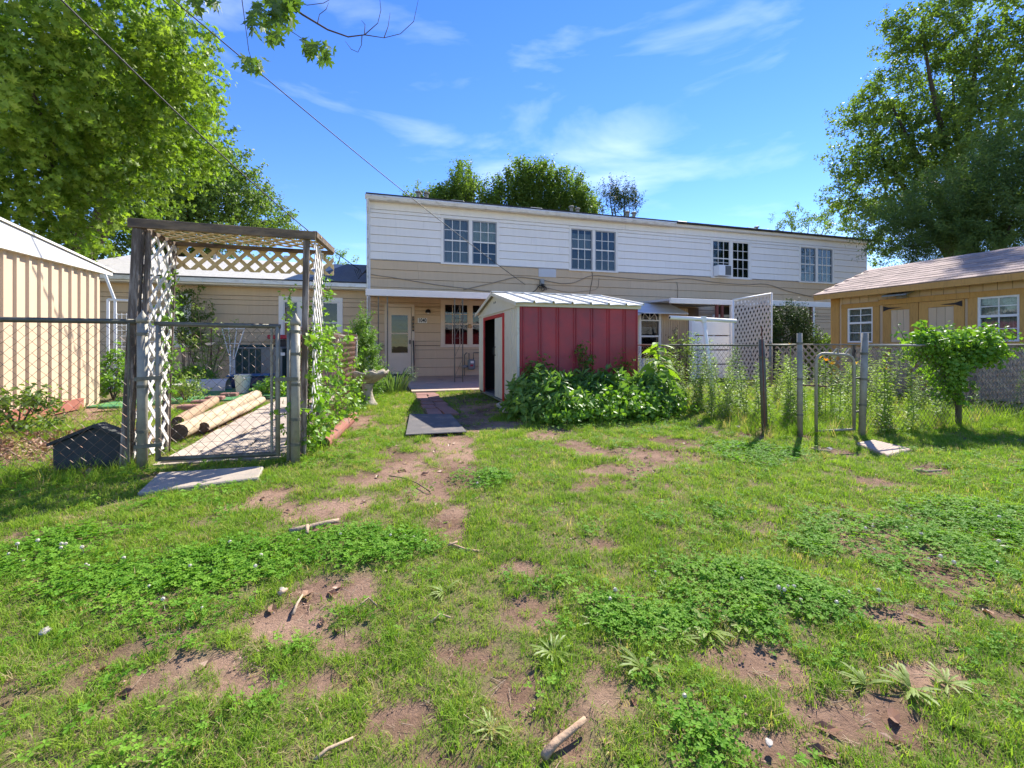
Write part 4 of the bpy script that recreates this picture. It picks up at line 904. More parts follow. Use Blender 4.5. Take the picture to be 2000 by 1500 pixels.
# ---- red and cream shed
SX, SY0, DW, DL_, SE, SR = 2.34, -7.12, 2.75, 2.03, 1.60, 1.90     # near corner, gable width (Y), side length (X)
rsd = thing('red_metal_shed', 'small red metal shed with cream gable and half open sliding door', 'shed', (SX + 1, SY0 + 1.4, 0))
sp = MB(); pw = DL_ / 7.0
seq = [(0, 0), (pw * .10, 0), (pw * .13, -.018), (pw * .16, -.018), (pw * .19, 0), (pw * .24, 0), (pw * .27, -.018), (pw * .30, -.018), (pw * .33, 0), (pw, 0)]
for (a, da), (b, db) in zip(seq, seq[1:]): sp.quad((a, da, .05), (b, db, .05), (b, db, SE), (a, da, SE))
spm = sp.mesh('side_panel'); spm.materials.append(MAT['red_metal'])
for k in range(7): put('side_panel', spm, rsd, (SX + k * pw, SY0, 0))
MB().box(SX, SX + DL_, SY0 + .006, SY0 + .014, .04, SE).build('side_backing', 'red_metal', rsd)
MB().box(SX + DL_ - .012, SX + DL_, SY0 + .014, SY0 + DW, .04, SE).build('far_wall', 'red_metal', rsd); MB().box(SX, SX + DL_ - .012, SY0 + DW - .012, SY0 + DW, .04, SE).build('back_panel', 'red_metal', rsd)
MB().box(SX, SX + DL_, SY0 + .014, SY0 + DW - .012, .0, .05).build('floor', 'old_wood', rsd)
oy0, oy1 = onX(970, 700, SX)[1], onX(949, 700, SX)[1]; oz1 = onX(955, 612, SX)[2]; do1 = onX(985, 700, SX)[1]
oz1 = 1.47
MB().box(SX - .012, SX, SY0, do1 - .0, .05, SE).build('gable_panel', 'cream_metal', rsd); MB().box(SX - .012, SX, oy1 + .06, SY0 + DW, .05, SE).build('gable_panel', 'cream_metal', rsd); MB().box(SX - .012, SX, do1, oy1 + .06, oz1, SE).build('gable_panel', 'cream_metal', rsd)
for yy in (SY0 + .12, SY0 + .24, SY0 + .36, SY0 + DW - .12, SY0 + DW - .26): MB().box(SX - .020, SX - .0121, yy, yy + .025, .06, SE - .02).build('rib', 'cream_metal', rsd)
MB().prism([(SX - .014, SY0 - .04, SE), (SX - .014, SY0 + DW + .04, SE), (SX - .014, SY0 + DW / 2, SR - .01)], (.012, 0, 0)).build('gable', 'cream_metal', rsd)
MB().box(SX - .03, SX - .0205, SY0, SY0 + DW, SE - .045, SE - .005).build('track_cover', 'cream_metal', rsd)
for yy in (SY0 + DW / 2 - .05, SY0 + DW / 2 + .05): MB().box(SX - .02, SX - .0145, yy - .012, yy + .012, SE + .13, SE + .17).build('vent_hole', 'slate', rsd)
MB().box(SX - .034, SX - .0125, do1 - .05, do1 + .02, .05, oz1 + .05).build('door_jamb', 'red_trim', rsd); MB().box(SX - .034, SX - .0125, oy1 + .02, oy1 + .10, .05, oz1 + .05).build('door_jamb', 'red_trim', rsd); MB().box(SX - .034, SX - .0125, do1 + .02, oy1 + .02, oz1 - .01, oz1 + .05).build('door_head', 'red_trim', rsd)
dd = MB().box(SX - .03, SX - .02, do1 + .02, oy0 + .02, .07, oz1 - .015).build('sliding_door', 'cream_metal', rsd)
for yy in (do1 + .10, do1 + .28): MB().box(SX - .036, SX - .0301, yy, yy + .03, .09, oz1 - .03).build('rib', 'cream_metal', dd)
MB().tube([(SX - .03, oy0 - .04, .80), (SX - .07, oy0 - .04, .82), (SX - .07, oy0 - .04, .93), (SX - .03, oy0 - .04, .95)], .01, 6).build('handle', 'black_metal', dd)
MB().box(SX - .04, SX + .05, do1 - .04, oy1 + .1, .03, .055).build('door_track', 'galv', rsd)
MB().box(SX - .02, SX + .02, SY0 - .012, SY0 + .02, .05, SE).build('corner_trim', 'cream_metal', rsd); MB().box(SX + DL_ - .01, SX + DL_ + .012, SY0 - .014, SY0 + .02, .05, SE).build('corner_trim', 'red_metal', rsd)
MB().box(SX - .05, SX + DL_ + .05, SY0 - .05, SY0 - .019, SE - .035, SE + .03).build('eave_trim', 'cream_metal', rsd, bevel=.004)
# ribbed roof panels, each with a raised seam and lifted lip
nb = 7; rw_ = (DL_ + .14) / nb; yy0, ym_ = SY0 - .12, SY0 + DW / 2
def rpanel(y0, ym_):
    q = MB(); pr2 = [(0, 0), (rw_ * .12, .005), (rw_ * .5, .012), (rw_ * .86, .005), (rw_ * .89, .035), (rw_ * .97, .035), (rw_, 0)]
    for (a, da), (b, db) in zip(pr2, pr2[1:]): q.quad((a, y0, da), (b, y0, db), (b, ym_, db + SR - SE), (a, ym_, da + SR - SE)); q.quad((a, y0, da - .014), (b, y0, db - .014), (b, y0, db), (a, y0, da))
    me = q.mesh('roof_panel'); me.materials.append(MAT['rusty_roof']); return me
for me in (rpanel(yy0, ym_), rpanel(SY0 + DW + .12, ym_)):
    for k in range(nb): put('roof_panel', me, rsd, (SX - .07 + k * rw_, 0, SE + .02), (1, 1, 1))
rk = MB()
for s_ in (0, 1):
    ya, yb = (SY0 - .12, ym_) if s_ == 0 else (SY0 + DW + .12, ym_)
    rk.prism([(SX - .085, ya, SE - .03), (SX - .085, ya, SE + .028), (SX - .085, yb, SR + .028), (SX - .085, yb, SR - .03)], (.014, 0, 0))
rk.build('rake_trim', 'cream_metal', rsd)
MB().bar((SX - .09, ym_, SR + .04), (SX + DL_ + .07, ym_, SR + .04), .12, .02).build('ridge_cap', 'rusty_roof', rsd)
MB().box(SX + .75, SX + DL_ - .02, SY0 + .05, SY0 + DW - .02, .06, SE - .02).build('inner_lining', 'interior_dark', rsd); MB().box(SX + .03, SX + DL_ - .02, SY0 + .02, SY0 + DW - .02, SE - .01, SE + .012).build('ceiling_shade', 'interior_dark', rsd); MB().box(SX + .02, SX + .74, SY0 + DW - .03, SY0 + DW - .014, .06, SE - .02).build('inner_lining', 'interior_dark', rsd)  # added near-black box and sheets: shade inside the shed put into colour
br = thing('broom', 'brown handled broom leaning inside the dark shed opening', 'broom', (SX + .2, oy0 + .3, .05))
MB().tube([(SX + .22, oy0 + .08, .06), (SX + .10, oy0 + .35, 1.05)], .012, 6).build('handle', 'stick_wood', br); MB().prism([(SX + .15, oy0 + .0, .055), (SX + .30, oy0 + .16, .055), (SX + .24, oy0 + .14, .26), (SX + .19, oy0 + .08, .26)], (.03, -.03, 0)).build('bristles', 'log_wood', br)
# ================================================================ FENCES, ARBOR AND YARD THINGS
def link_mesh(a, b, z0, z1, d, r, seed=0, bulge=.0):
    """zigzag chain-link wires between ground points a and b"""
    a, b = Vector((a[0], a[1], 0)), Vector((b[0], b[1], 0)); L = (b - a).length; e = (b - a) / L; nrm = Vector((-e.y, e.x, 0)); m = MB(); h = d / 2
    k = int(L / h) + 1; rz_ = random.Random(seed)
    for i in range(k):
        s0 = i * h; pts = []; z = z0; j = 0
        while z <= z1 + .001:
            s = s0 + (h if (j + i) % 2 else 0) - 0
            s = min(max(s, 0), L); wv = .006 * math.sin(s * 5 + z * 3) + bulge * math.sin(PI * min(1, max(0, (z - z0) / (z1 - z0)))) * math.sin(s * 2.3)
            pts.append(a + e * s + nrm * (wv + (r if j % 2 else -r)) + Vector((0, 0, z))); z += h; j += 1
        if len(pts) > 1: m.tube(pts, r, 3, caps=False)
    return m
def post(parent, p, z1, r, m='galv', cap=True, lean=(0, 0), name='post', bands=(.25, .55, .9)):
    q = MB(); t = (p[0] + lean[0], p[1] + lean[1]); q.tube([(p[0], p[1], -.05), (t[0], t[1], z1)], r, 14)
    o = q.build(name, m, parent, smooth=True)
    if cap: MB().lathe([(r * 1.16, -.03), (r * 1.16, .0), (r * .9, .02), (r * .3, .055), (.004, .075)], (t[0], t[1], z1), 14).build('post_cap', m, o, smooth=True)
    for f in bands:
        x, y = p[0] + lean[0] * f, p[1] + lean[1] * f; MB().lathe([(r * 1.12, -.012), (r * 1.12, .012)], (x, y, z1 * f), 14).build('tension_band', 'galv_dark', o)
    return o
FY = -9.17; RH = 1.17
pL = G(278, 915)[:2]; pR = (G(577, 900)[0], G(577, 900)[1])
# left fence run
lf = thing('chain_link_fence', 'chain-link fence run in front of the tan shed, left of the arbor', 'fence', (-2.8, FY, 0))
post(lf, pL, 1.20, .036); post(lf, (-4.35, FY), 1.17, .03)
MB().tube([(-4.6, FY, RH + .02), (-2.6, FY - .003, RH + .015), (pL[0] - .03, FY, RH + .01)], .021, 10).build('top_rail', 'galv_dark', lf, smooth=True)
tag(link_mesh((-4.4, FY - .02), (pL[0] - .02, FY - .02), .04, RH, .085, .0021).build('wire_mesh', 'chain_wire', lf, fix=False), kind='stuff')
MB().tube([(pL[0] - .085, FY - .02, .06), (pL[0] - .085, FY - .02, RH)], .008, 6).build('tension_bar', 'galv_dark', lf)
# left gate
gy = (pL[1] + pR[1]) / 2; gx0, gx1 = onY(309, 800, FY)[0], onY(543, 800, FY - .06)[0]
gt = thing('chain_link_gate', 'wide closed chain-link gate under the lattice arbor', 'gate', (gx0, FY, 0))
y0_, y1_ = FY, FY - .07
for (x, yy, z) in ((gx0, y0_, 1.165), (gx1, y1_, 1.15)): MB().tube([(x, yy, .05), (x, yy, z)], .019, 10).build('upright', 'galv', gt, smooth=True)
MB().tube([(gx0 - .02, y0_, 1.165), (gx1 + .02, y1_, 1.15)], .020, 10).build('top_bar', 'galv_dark', gt, smooth=True); MB().tube([(gx0, y0_, .065), (gx1, y1_, .065)], .019, 10).build('bottom_bar', 'galv_dark', gt, smooth=True)
tag(link_mesh((gx0 + .01, y0_ - .02), (gx1 - .01, y1_ - .02), .07, 1.15, .085, .0021, 1).build('wire_mesh', 'chain_wire', gt, fix=False), kind='stuff')
for z in (.18, .72): MB().bar((pL[0] - .04, FY - .045, z), (gx0 + .04, FY - .035, z + .01), .012, .03).build('hinge', 'galv_dark', gt)
MB().bar((gx1 - .02, y1_ - .03, .70), (pR[0] + .03, pR[1] - .05, .705), .014, .03).build('latch', 'galv_dark', gt)
MB().tube([(onY(531, 800, FY - .06)[0] - .0, y1_ + .004, .05), (onY(531, 800, FY - .06)[0], y1_ + .004, 1.14)], .011, 8).build('tension_bar', 'galv', gt)
# side fence running back from the arbor
sf = thing('side_fence', 'rusty chain-link fence with vines running back beside the bird bath', 'fence', (-.2, -7.5, 0))
post(sf, pR, 1.19, .037, bands=(.12, .3, .55, .77, .93)); sx2 = -.03
MB().tube([(pR[0] - .055, pR[1] + .02, 0), (pR[0] - .055, pR[1] + .02, 1.1)], .017, 8).build('gate_stop_post', 'galv', sf, smooth=True)
for yy in (-7.4, -5.75): post(sf, (pR[0] + (sx2 - pR[0]) * (yy - pR[1]) / (-5.7 - pR[1]), yy), 1.1, .022, bands=())
MB().tube([(pR[0], pR[1], 1.13), (pR[0] + .15, -7.4, 1.12), (sx2, -5.7, 1.09)], .018, 8).build('top_rail', 'galv', sf, smooth=True)
tag(link_mesh((pR[0] + .02, pR[1] + .03), (sx2 + .02, -5.7), .03, 1.17, .075, .0023, 2, .02).build('wire_mesh', 'rust_wire', sf, fix=False), kind='stuff')
# lattice helpers: every slat clipped to its rectangle
def clip_line(p, d, u0, u1, v0, v1):
    t0, t1 = -1e9, 1e9
    for k, (lo, hi) in enumerate(((u0, u1), (v0, v1))):
        if abs(d[k]) < 1e-9: continue
        a, b = (lo - p[k]) / d[k], (hi - p[k]) / d[k]; t0, t1 = max(t0, min(a, b)), min(t1, max(a, b))
    return t0, t1
def slat_poly(u0, u1, v0, v1, c, sgn, w):
    """polygon of a diagonal strip |u*? ...| clipped to the rectangle (Sutherland-Hodgman)"""
    d = (math.sqrt(.5), sgn * math.sqrt(.5)); n = (-d[1], d[0]); far = 20
    cx, cy = n[0] * c, n[1] * c
    P_ = [(cx - d[0] * far - n[0] * w / 2, cy - d[1] * far - n[1] * w / 2), (cx + d[0] * far - n[0] * w / 2, cy + d[1] * far - n[1] * w / 2), (cx + d[0] * far + n[0] * w / 2, cy + d[1] * far + n[1] * w / 2), (cx - d[0] * far + n[0] * w / 2, cy - d[1] * far + n[1] * w / 2)]
    for ax, lim, sg in ((0, u0, 1), (0, u1, -1), (1, v0, 1), (1, v1, -1)):
        out = []
        for i in range(len(P_)):
            a, b = P_[i], P_[(i + 1) % len(P_)]; ia, ib = (a[ax] - lim) * sg >= 0, (b[ax] - lim) * sg >= 0
            if ia: out.append(a)
            if ia != ib:
                t = (lim - a[ax]) / (b[ax] - a[ax]); out.append((a[0] + (b[0] - a[0]) * t, a[1] + (b[1] - a[1]) * t))
        P_ = out
        if not P_: return None
    cl = [P_[0]]
    for q in P_[1:]:
        if math.hypot(q[0] - cl[-1][0], q[1] - cl[-1][1]) > 1e-4: cl.append(q)
    if len(cl) > 2 and math.hypot(cl[0][0] - cl[-1][0], cl[0][1] - cl[-1][1]) < 1e-4: cl.pop()
    return cl if len(cl) >= 3 else None
def lattice(parent, fn, nrm, u0, u1, v0, v1, sp, w, th, m, joined=False, lean=None):
    """fn(u,v)->3D point; nrm = thickness direction"""
    J = [MB(), MB()]
    for li, sg in enumerate((1, -1)):
        nn = (-sg * math.sqrt(.5), math.sqrt(.5)); cc = [nn[0] * u + nn[1] * v for u in (u0, u1) for v in (v0, v1)]
        c = math.floor(min(cc) / sp - 1) * sp; cend = max(cc) + sp
        while c < cend:
            po = slat_poly(u0, u1, v0, v1, c + .3 * sp, sg, w); c += sp
            if not po: continue
            ar = abs(sum(po[i][0] * po[(i + 1) % len(po)][1] - po[(i + 1) % len(po)][0] * po[i][1] for i in range(len(po)))) / 2
            if ar < w * w * .4: continue
            off = Vector(nrm) * (th * 1.02 * li); b = J[li] if joined else MB()
            b.prism([Vector(fn(u, v)) + off for u, v in po], Vector(nrm) * th)
            if not joined: b.build('slat', m, parent)
    if joined:
        for b in J: tag(b.build('slats', m, parent), kind='stuff')
# arbor
ax0, ax1, ay0, ay1 = -1.60, -.235, -9.10, -8.50; AZ = 1.97
ar = thing('lattice_arbor', 'weathered wooden arbor with white lattice sides over the left gate', 'arbor', ((ax0 + ax1) / 2, (ay0 + ay1) / 2, 0))
def wpost(x, y, w, lx, name='post'):
    MB().bar((x, y, -.05), (x + lx, y, AZ - .03), w, w, (0, 1, 0)).build(name, 'old_wood', ar, bevel=.004)
wpost(ax0, ay0, .065, .09); wpost(ax0 + .075, ay0 + .03, .035, .07); wpost(ax0 + .02, ay1, .05, .07); wpost(ax1 - .05, ay0, .05, .03); wpost(ax1 - .02, ay1, .04, .02)
MB().bar((ax0 + .03, ay0 - .03, AZ + .01), (ax1 + .06, ay0 - .03, AZ + .0), .03, .075).build('front_beam', 'old_beam', ar, bevel=.004)
MB().bar((ax0 + .06, ay1 + .02, AZ - .01), (ax1 + .14, ay1 + .02, AZ - .02), .03, .04).build('rear_beam', 'old_beam', ar, bevel=.004)
MB().bar((ax0 + .08, ay0, AZ - .01), (ax0 + .09, ay1, AZ - .02), .04, .04).build('side_beam', 'old_beam', ar, bevel=.004); MB().bar((ax1 + .05, ay0 - .03, AZ + .015), (ax1 + .13, ay1 + .03, AZ + .005), .04, .06).build('side_beam', 'old_beam', ar, bevel=.004)
lattice(ar, lambda u, v: (u, v, AZ + .012), (0, 0, 1), ax0 + .06, ax1 + .09, ay0 + .0, ay1 + .02, .105, .036, .007, 'lattice_tan')
lattice(ar, lambda u, v: (u, ay1 + .04, v), (0, 1, 0), ax0 + .06, ax1 + .14, AZ - .25, AZ - .03, .098, .036, .007, 'lattice_tan')
lattice(ar, lambda u, v: (ax0 + .035 + v * .036, u, v), (1, 0, 0), ay0 + .03, ay1, .03, AZ - .04, .115, .036, .007, 'lattice_white')
lattice(ar, lambda u, v: (ax1 + .01 + v * .012, u, v), (1, 0, 0), ay0 + .03, ay1, .35, AZ - .04, .115, .036, .007, 'lattice_white')
# right-hand posts, gate and fences
def wood_post_fence():
    p1, p2, p3 = G(1494, 842)[:2], G(1563, 850)[:2], G(1683, 850)[:2]
    rf = thing('right_yard_fence', 'low chain-link fence around the weedy right yard', 'fence', (p1[0], p1[1], 0))
    post(rf, p1, 1.06, .033, 'galv_dark', False, (-.05, .0), bands=(.45, .8)); post(rf, p2, 1.12, .027, 'galv', False, (-.01, 0), bands=(.2, .55, .9)); post(rf, p3, 1.12, .033, 'galv', False, (.05, 0), bands=(.3, .55, .8))
    MB().tube([(p1[0] - .05, p1[1] - .05, .0), (p1[0] - .11, p1[1] - .06, 1.2)], .006, 6).build('rebar_stake', 'red_brown_metal', rf)
    ivp = G(1872, 832)[:2]
    post(rf, ivp, 1.0, .03, 'galv_dark', False, bands=()); post(rf, (9.4, -9.75), 1.02, .03, bands=()); post(rf, (9.4, -5.0), 1.02, .03, bands=())
    MB().tube([(ivp[0], ivp[1] + .03, .85), (ivp[0] + .05, ivp[1] + .03, 1.14)], .014, 6).build('angle_stake', 'black_metal', rf)
    q4 = (p1[0] + .05, -5.0)
    MB().tube([(p1[0] - .02, p1[1], .985), (p1[0] + .02, -7, .985), (q4[0], q4[1], .985)], .012, 8).build('top_rail', 'galv_dark', rf, smooth=True)
    MB().tube([(p1[0], p1[1], .985), (p2[0], p2[1], .99)], .011, 8).build('top_rail', 'galv_dark', rf, smooth=True)
    MB().tube([(p3[0] + .03, p3[1], .985), (ivp[0], ivp[1], .985), (9.4, -9.75, .99)], .014, 8).build('top_rail', 'galv', rf, smooth=True)
    MB().tube([(9.4, -9.75, .99), (9.4, -5, .99)], .014, 8).build('top_rail', 'galv', rf, smooth=True)
    for nm, a, b, sd_ in ((0, p1, q4, 3), (1, p1, p2, 4), (2, p3, ivp, 5), (3, ivp, (9.4, -9.75), 6)):
        tag(link_mesh(a, b, .03, 1.03 if nm == 0 else .99, .075, .0022, sd_, .015).build('wire_mesh', 'chain_wire', rf, fix=False), kind='stuff')
    # gate with rounded corners
    g0, g1 = G(1594, 849), G(1668, 849); gate = thing('small_gate', 'small bow-top chain-link gate with round corners, right side', 'gate', (g0[0], g0[1], 0))
    zt_, r = .895, .09; e = Vector((g1[0] - g0[0], g1[1] - g0[1], 0)); W = e.length; e.normalize(); o = Vector((g0[0], g0[1], 0))
    pt = lambda s, z: o + e * s + Vector((0, 0, z))
    arc = [pt(0, .03), pt(0, zt_ - r)] + [pt(r - r * math.cos(a), zt_ - r + r * math.sin(a)) for a in (PI / 8, PI / 4, 3 * PI / 8)] + [pt(r, zt_)] + [pt(W - r, zt_ - .015)] + [pt(W - r + r * math.sin(a), zt_ - r + r * math.cos(a) - .015) for a in (PI / 8, PI / 4, 3 * PI / 8)] + [pt(W, zt_ - r - .02), pt(W, .05)]
    MB().tube(arc, .0165, 10).build('frame', 'galv', gate, smooth=True); MB().tube([pt(0, .04), pt(W, .06)], .013, 8).build('bottom_bar', 'galv', gate, smooth=True)
    tag(link_mesh(pt(.02, 0), pt(W - .02, 0), .06, zt_ - .03, .06, .0016, 8).build('wire_mesh', 'chain_wire', gate, fix=False), kind='stuff')
    MB().tube([pt(-.16, .545), pt(.02, .54), pt(.12, .53)], .008, 6).build('latch_rod', 'red_brown_metal', gate)
    for z in (.25, .62): MB().tube([pt(W, z), pt(W + .09, z + .01)], .011, 6).build('hinge', 'galv_dark', gate)
    for k in range(4): MB().bar(pt(.17 + k * .07, zt_ - .02), pt(.20 + k * .07 + .03 * (-1) ** k, zt_ + .055), .016, .012).build('wire_barb', 'galv', gate)
wood_post_fence()
lt = thing('lattice_fence', 'weathered grey lattice fence along the cottage behind the ivy', 'fence', (9.5, -8, 0))
for k in range(3):
    ya = -10.6 + k * 1.85
    lattice(lt, lambda u, v: (9.46, u, v), (1, 0, 0), ya + .02, ya + 1.82, .04, .97, .115, .035, .007, 'grey_lattice')
    MB().box(9.44, 9.50, ya - .03, ya + .02, 0, .99).build('post', 'old_wood', lt)
# leaning vinyl lattice screen, white panel box, clothes pole
SYp = -4.0; a0, a1 = onY(1432, 600, SYp), onY(1507, 600, SYp); z0l, z0r = onY(1432, 586, SYp)[2], onY(1507, 573, SYp)[2]
ls = thing('lattice_screen', 'pale lattice screen in a white pipe frame with slanting top', 'screen', (a0[0], SYp, 0))
w_ = a1[0] - a0[0]
lattice(ls, lambda u, v: (a0[0] + u * w_, SYp + .02, v * (z0l + (z0r - z0l) * u)), (0, 1, 0), 0, 1, .02, .985, .066, .031, .006, 'vinyl_lattice', joined=True)
for p in ([(a0[0], SYp, 0), (a0[0], SYp, z0l)], [(a0[0] - .01, SYp, z0l), (a1[0], SYp, z0r)], [(a1[0], SYp, z0r + .02), (a1[0], SYp, 0)]): MB().tube(p, .022, 8).build('pipe', 'white_trim', ls, smooth=True)
WY = -3.3; x0, x1 = onY(1348, 650, WY)[0], onY(1430, 650, WY)[0]; zt_ = onY(1390, 630, WY)[2]
wb = thing('white_panel_screen', 'white panelled screen behind the clothes pole', 'screen', (x0, WY, 0))
MB().box(x0, x0 + .12, WY - .06, WY + .06, 0, zt_ + .05).build('post', 'white_plastic', wb, bevel=.006); MB().box(x1 - .1, x1, WY - .06, WY + .06, 0, zt_).build('post', 'white_plastic', wb, bevel=.006)
for k in range(4): MB().box(x0 + .12, x1 - .1, WY - .02, WY + .02, .05 + k * zt_ / 4, .04 + (k + 1) * zt_ / 4 - .02).build('panel', 'white_plastic', wb, bevel=.008)
cpb = G(1396, 797); cp_ = thing('clothes_pole', 'leaning white T-shaped clothesline pole', 'clothes pole', (cpb[0], cpb[1], 0))
Zc = PX(cpb[0], cpb[1])[2]; tpt = at(1374, 623, Zc); l_, r_ = at(1308, 620, Zc - .12), at(1437, 627, Zc + .12)
MB().tube([cpb, (Vector(cpb) + Vector(tpt)) / 2, tpt], .032, 10).build('pole', 'white_trim', cp_, smooth=True); MB().tube([l_, r_], .030, 12).build('crossbar', 'white_trim', cp_, smooth=True)
MB().tube([Vector(l_) - (Vector(r_) - Vector(l_)).normalized() * .002, Vector(l_) + (Vector(r_) - Vector(l_)).normalized() * .03], .022, 10).build('pipe_end', 'slate', cp_)
MB().lathe([(.042, -.05), (.042, .04)], tpt, 10).build('collar', 'white_trim', cp_)
# rubber mat, bird bath, pipes, rocks, roof-shaped slate
mt_ = thing('rubber_mat', 'dark rubber mat lying on the path in front of the brick walk', 'mat', (1, -7.9, 0))
mp4 = [G(792, 853), G(912, 847), G(881, 812), (G(800, 812)[0], G(800, 812)[1], 0)]
MB().prism([(p[0], p[1], .012) for p in mp4], (0, 0, .014)).build('sheet', 'rubber_mat', mt_, bevel=.004)
c = (.15, -5.91); bb_ = thing('bird_bath', 'short stone bird bath with scalloped bowl beside the side fence', 'bird bath', (c[0], c[1], 0))
MB().lathe([(.15, -.02), (.155, .03), (.13, .06), (.095, .13), (.075, .22), (.085, .32), (.11, .36)], (c[0], c[1], 0), 20).build('pedestal', 'birdbath_stone', bb_, smooth=True)
MB().lathe([(.09, .36), (.13, .375), (.22, .43), (.30, .50), (.325, .545), (.315, .565), (.28, .54), (.15, .47), (.02, .45)], (c[0], c[1], 0), 48,
           lambda i, a: ((.014 * math.cos(a * 9) * (i in (3, 4, 5, 6)), .018 * math.cos(a * 9) * (i in (4, 5))) if i > 2 else (0, 0))).build('bowl', 'birdbath_stone', bb_, smooth=True)
pa, pb = G(632, 874), G(690, 818); cpipe = thing('clay_pipe', 'rusty red clay pipe lying in the grass beside the gate post', 'pipe', (pa[0], pa[1], 0))
h = MB(); d = (Vector(pb) - Vector(pa)).normalized(); A, B = Vector(pa) + Vector((0, 0, .035)), Vector(pb) + Vector((0, 0, .035))
h.tube([A, B], .062, 14, False); h.tube([A, B], .05, 14, False); n0 = 0
for j in range(14): h.f.append((j, (j + 1) % 14, 28 + (j + 1) % 14, 28 + j))
h.build('shell', 'clay_pipe', cpipe, smooth=False); MB().tube([A + d * .04, A + d * .05], .049, 14).build('soil_plug', 'slate', cpipe)
def rock(name, c, s, seed, label, m='rock'):
    r = random.Random(seed); bm = bmesh.new(); bmesh.ops.create_icosphere(bm, subdivisions=2, radius=1)
    for v in bm.verts:
        k = 1 + r.uniform(-.16, .16); v.co = Vector((v.co.x * s[0] * k, v.co.y * s[1] * k, max(-.3, v.co.z) * s[2] * k))
    me = bpy.data.meshes.new(name); bm.to_mesh(me); bm.free(); me.materials.append(MAT[m]); o = bpy.data.objects.new(name, me); COL.objects.link(o); o.location = c; o.rotation_euler = (0, 0, r.uniform(0, 6)); return tag(o, label, 'rock')
p = G(624, 822); rock('white_rock', (p[0], p[1], .03), (.13, .09, .09), 1, 'pale white rock among vines at the side fence foot')
p = G(980, 797); rock('grey_rock', (p[0], p[1], .02), (.10, .08, .07), 2, 'grey rock at the near corner of the red shed'); p = G(993, 806); rock('grey_rock', (p[0], p[1], .02), (.11, .09, .065), 3, 'second grey rock beside the peony bush at the shed corner')
p = G(1672, 842)
c0, c1 = G(88, 925), G(218, 925); zt_ = onY(150, 842, c0[1])[2]; zs = onY(88, 874, c0[1])[2]
sb = thing('slate_board', 'dark slate board shaped like a house gable behind the fence', 'board', (c0[0], c0[1], 0))
yb = c0[1] + .08; xm = (c0[0] * 1.02 + c1[0] * .98) / 2
MB().prism([(c0[0], yb, 0), (c1[0], yb, 0), (c1[0] + .02, yb + .03, zs), (xm, yb + .06, zt_), (c0[0] - .02, yb + .03, zs)], (0, .10, .0)).build('panel', 'slate', sb, bevel=.006)
for s_ in (1, -1):
    xe = c1[0] + .04 if s_ > 0 else c0[0] - .04
    MB().prism([(xm, yb + .03, zt_ + .004), (xe, yb + .0, zs - .01), (xe, yb + .0, zs + .015), (xm, yb + .03, zt_ + .03)], (0, .14, 0)).build('roof_flap', 'slate', sb)
# yard clutter behind the gate
def logthing(p0, p1, r, label, m='log_wood'):
    t = thing('log', label, 'log', (p0[0], p0[1], 0)); a, b = Vector((p0[0], p0[1], r * .9 + .02)), Vector((p1[0], p1[1], r * .9 + .02)); k = [a.lerp(b, i / 5) + Vector((random.uniform(-.01, .01), 0, random.uniform(-.005, .005))) for i in range(6)]
    MB().tube(k, [r * random.uniform(.92, 1.05) for _ in k], 12, False).build('trunk', m, t, smooth=True)
    for q, dd in ((k[0], k[0] - k[1]), (k[-1], k[-1] - k[-2])): MB().tube([q, q + dd.normalized() * .004], r * .93, 12).build('cut_end', 'log_end', t)
logthing(G(352, 862), G(500, 782), .085, 'long pale log lying on the path behind the left gate'); logthing(G(400, 848), G(512, 790), .06, 'thinner pale log beside the long log on the path')
logthing(G(347, 838), G(420, 792), .07, 'mossy brown log along the left edge of the path', 'stick_wood')
pp_ = (G(440, 775)[0], G(440, 775)[1])
bk = G(474, 768); bu = thing('white_bucket', 'dirty white plastic bucket behind the gate', 'bucket', (bk[0], bk[1], 0))
MB().lathe([(.115, .012), (.14, .30), (.152, .30), (.152, .325), (.14, .325), (.14, .355), (.15, .355), (.15, .38), (.135, .38), (.11, .03)], (bk[0], bk[1], 0), 22).build('shell', 'plant_pot_white', bu, smooth=False)
MB().tube([(bk[0] + .15 * math.cos(a), bk[1] - .02, .37 - .14 * math.sin(a)) for a in [PI * i / 10 for i in range(11)]], .004, 5).build('bail_handle', 'galv', bu)
gpw = G(535, 768); kp = thing('green_pool', 'shallow green plastic pool behind the gate', 'pool', (gpw[0], gpw[1], 0))
MB().lathe([(.52, .012), (.56, .05), (.58, .15), (.62, .155), (.62, .17), (.56, .17), (.53, .06), (.1, .03)], (gpw[0] + .15, gpw[1] + .35, 0), 36).build('shell', 'green_plastic', kp, smooth=False)
bt_ = G(452, 758); tb = thing('blue_tub', 'bright blue plastic tub left of the white bucket', 'tub', (bt_[0], bt_[1], 0)); MB().lathe([(.20, .012), (.27, .13), (.29, .135), (.29, .15), (.25, .15), (.19, .03)], (bt_[0] - .1, bt_[1] + .25, 0), 28).build('shell', 'blue_plastic', tb)
nt_ = onY(495, 730, -1.9); nb_ = thing('navy_tub', 'long dark blue tub in front of the air conditioner', 'tub', (nt_[0], -1.9, 0))
MB().box(nt_[0] - .42, nt_[0] + .38, -2.25, -1.75, .013, .26).build('body', 'navy_plastic', nb_, bevel=.03); MB().box(nt_[0] - .45, nt_[0] + .41, -2.28, -1.72, .265, .30).build('rim', 'blue_plastic', nb_, bevel=.01)
cu = onY(535, 735, -2.2); q = thing('white_cup', 'small upturned white cup right of the dark blue tub', 'cup', (cu[0] + .16, -2.3, 0)); MB().lathe([(.075, .013), (.055, .2), (.05, .21)], (cu[0] + .16, -2.3, 0), 14).build('shell', 'plant_pot_white', q)
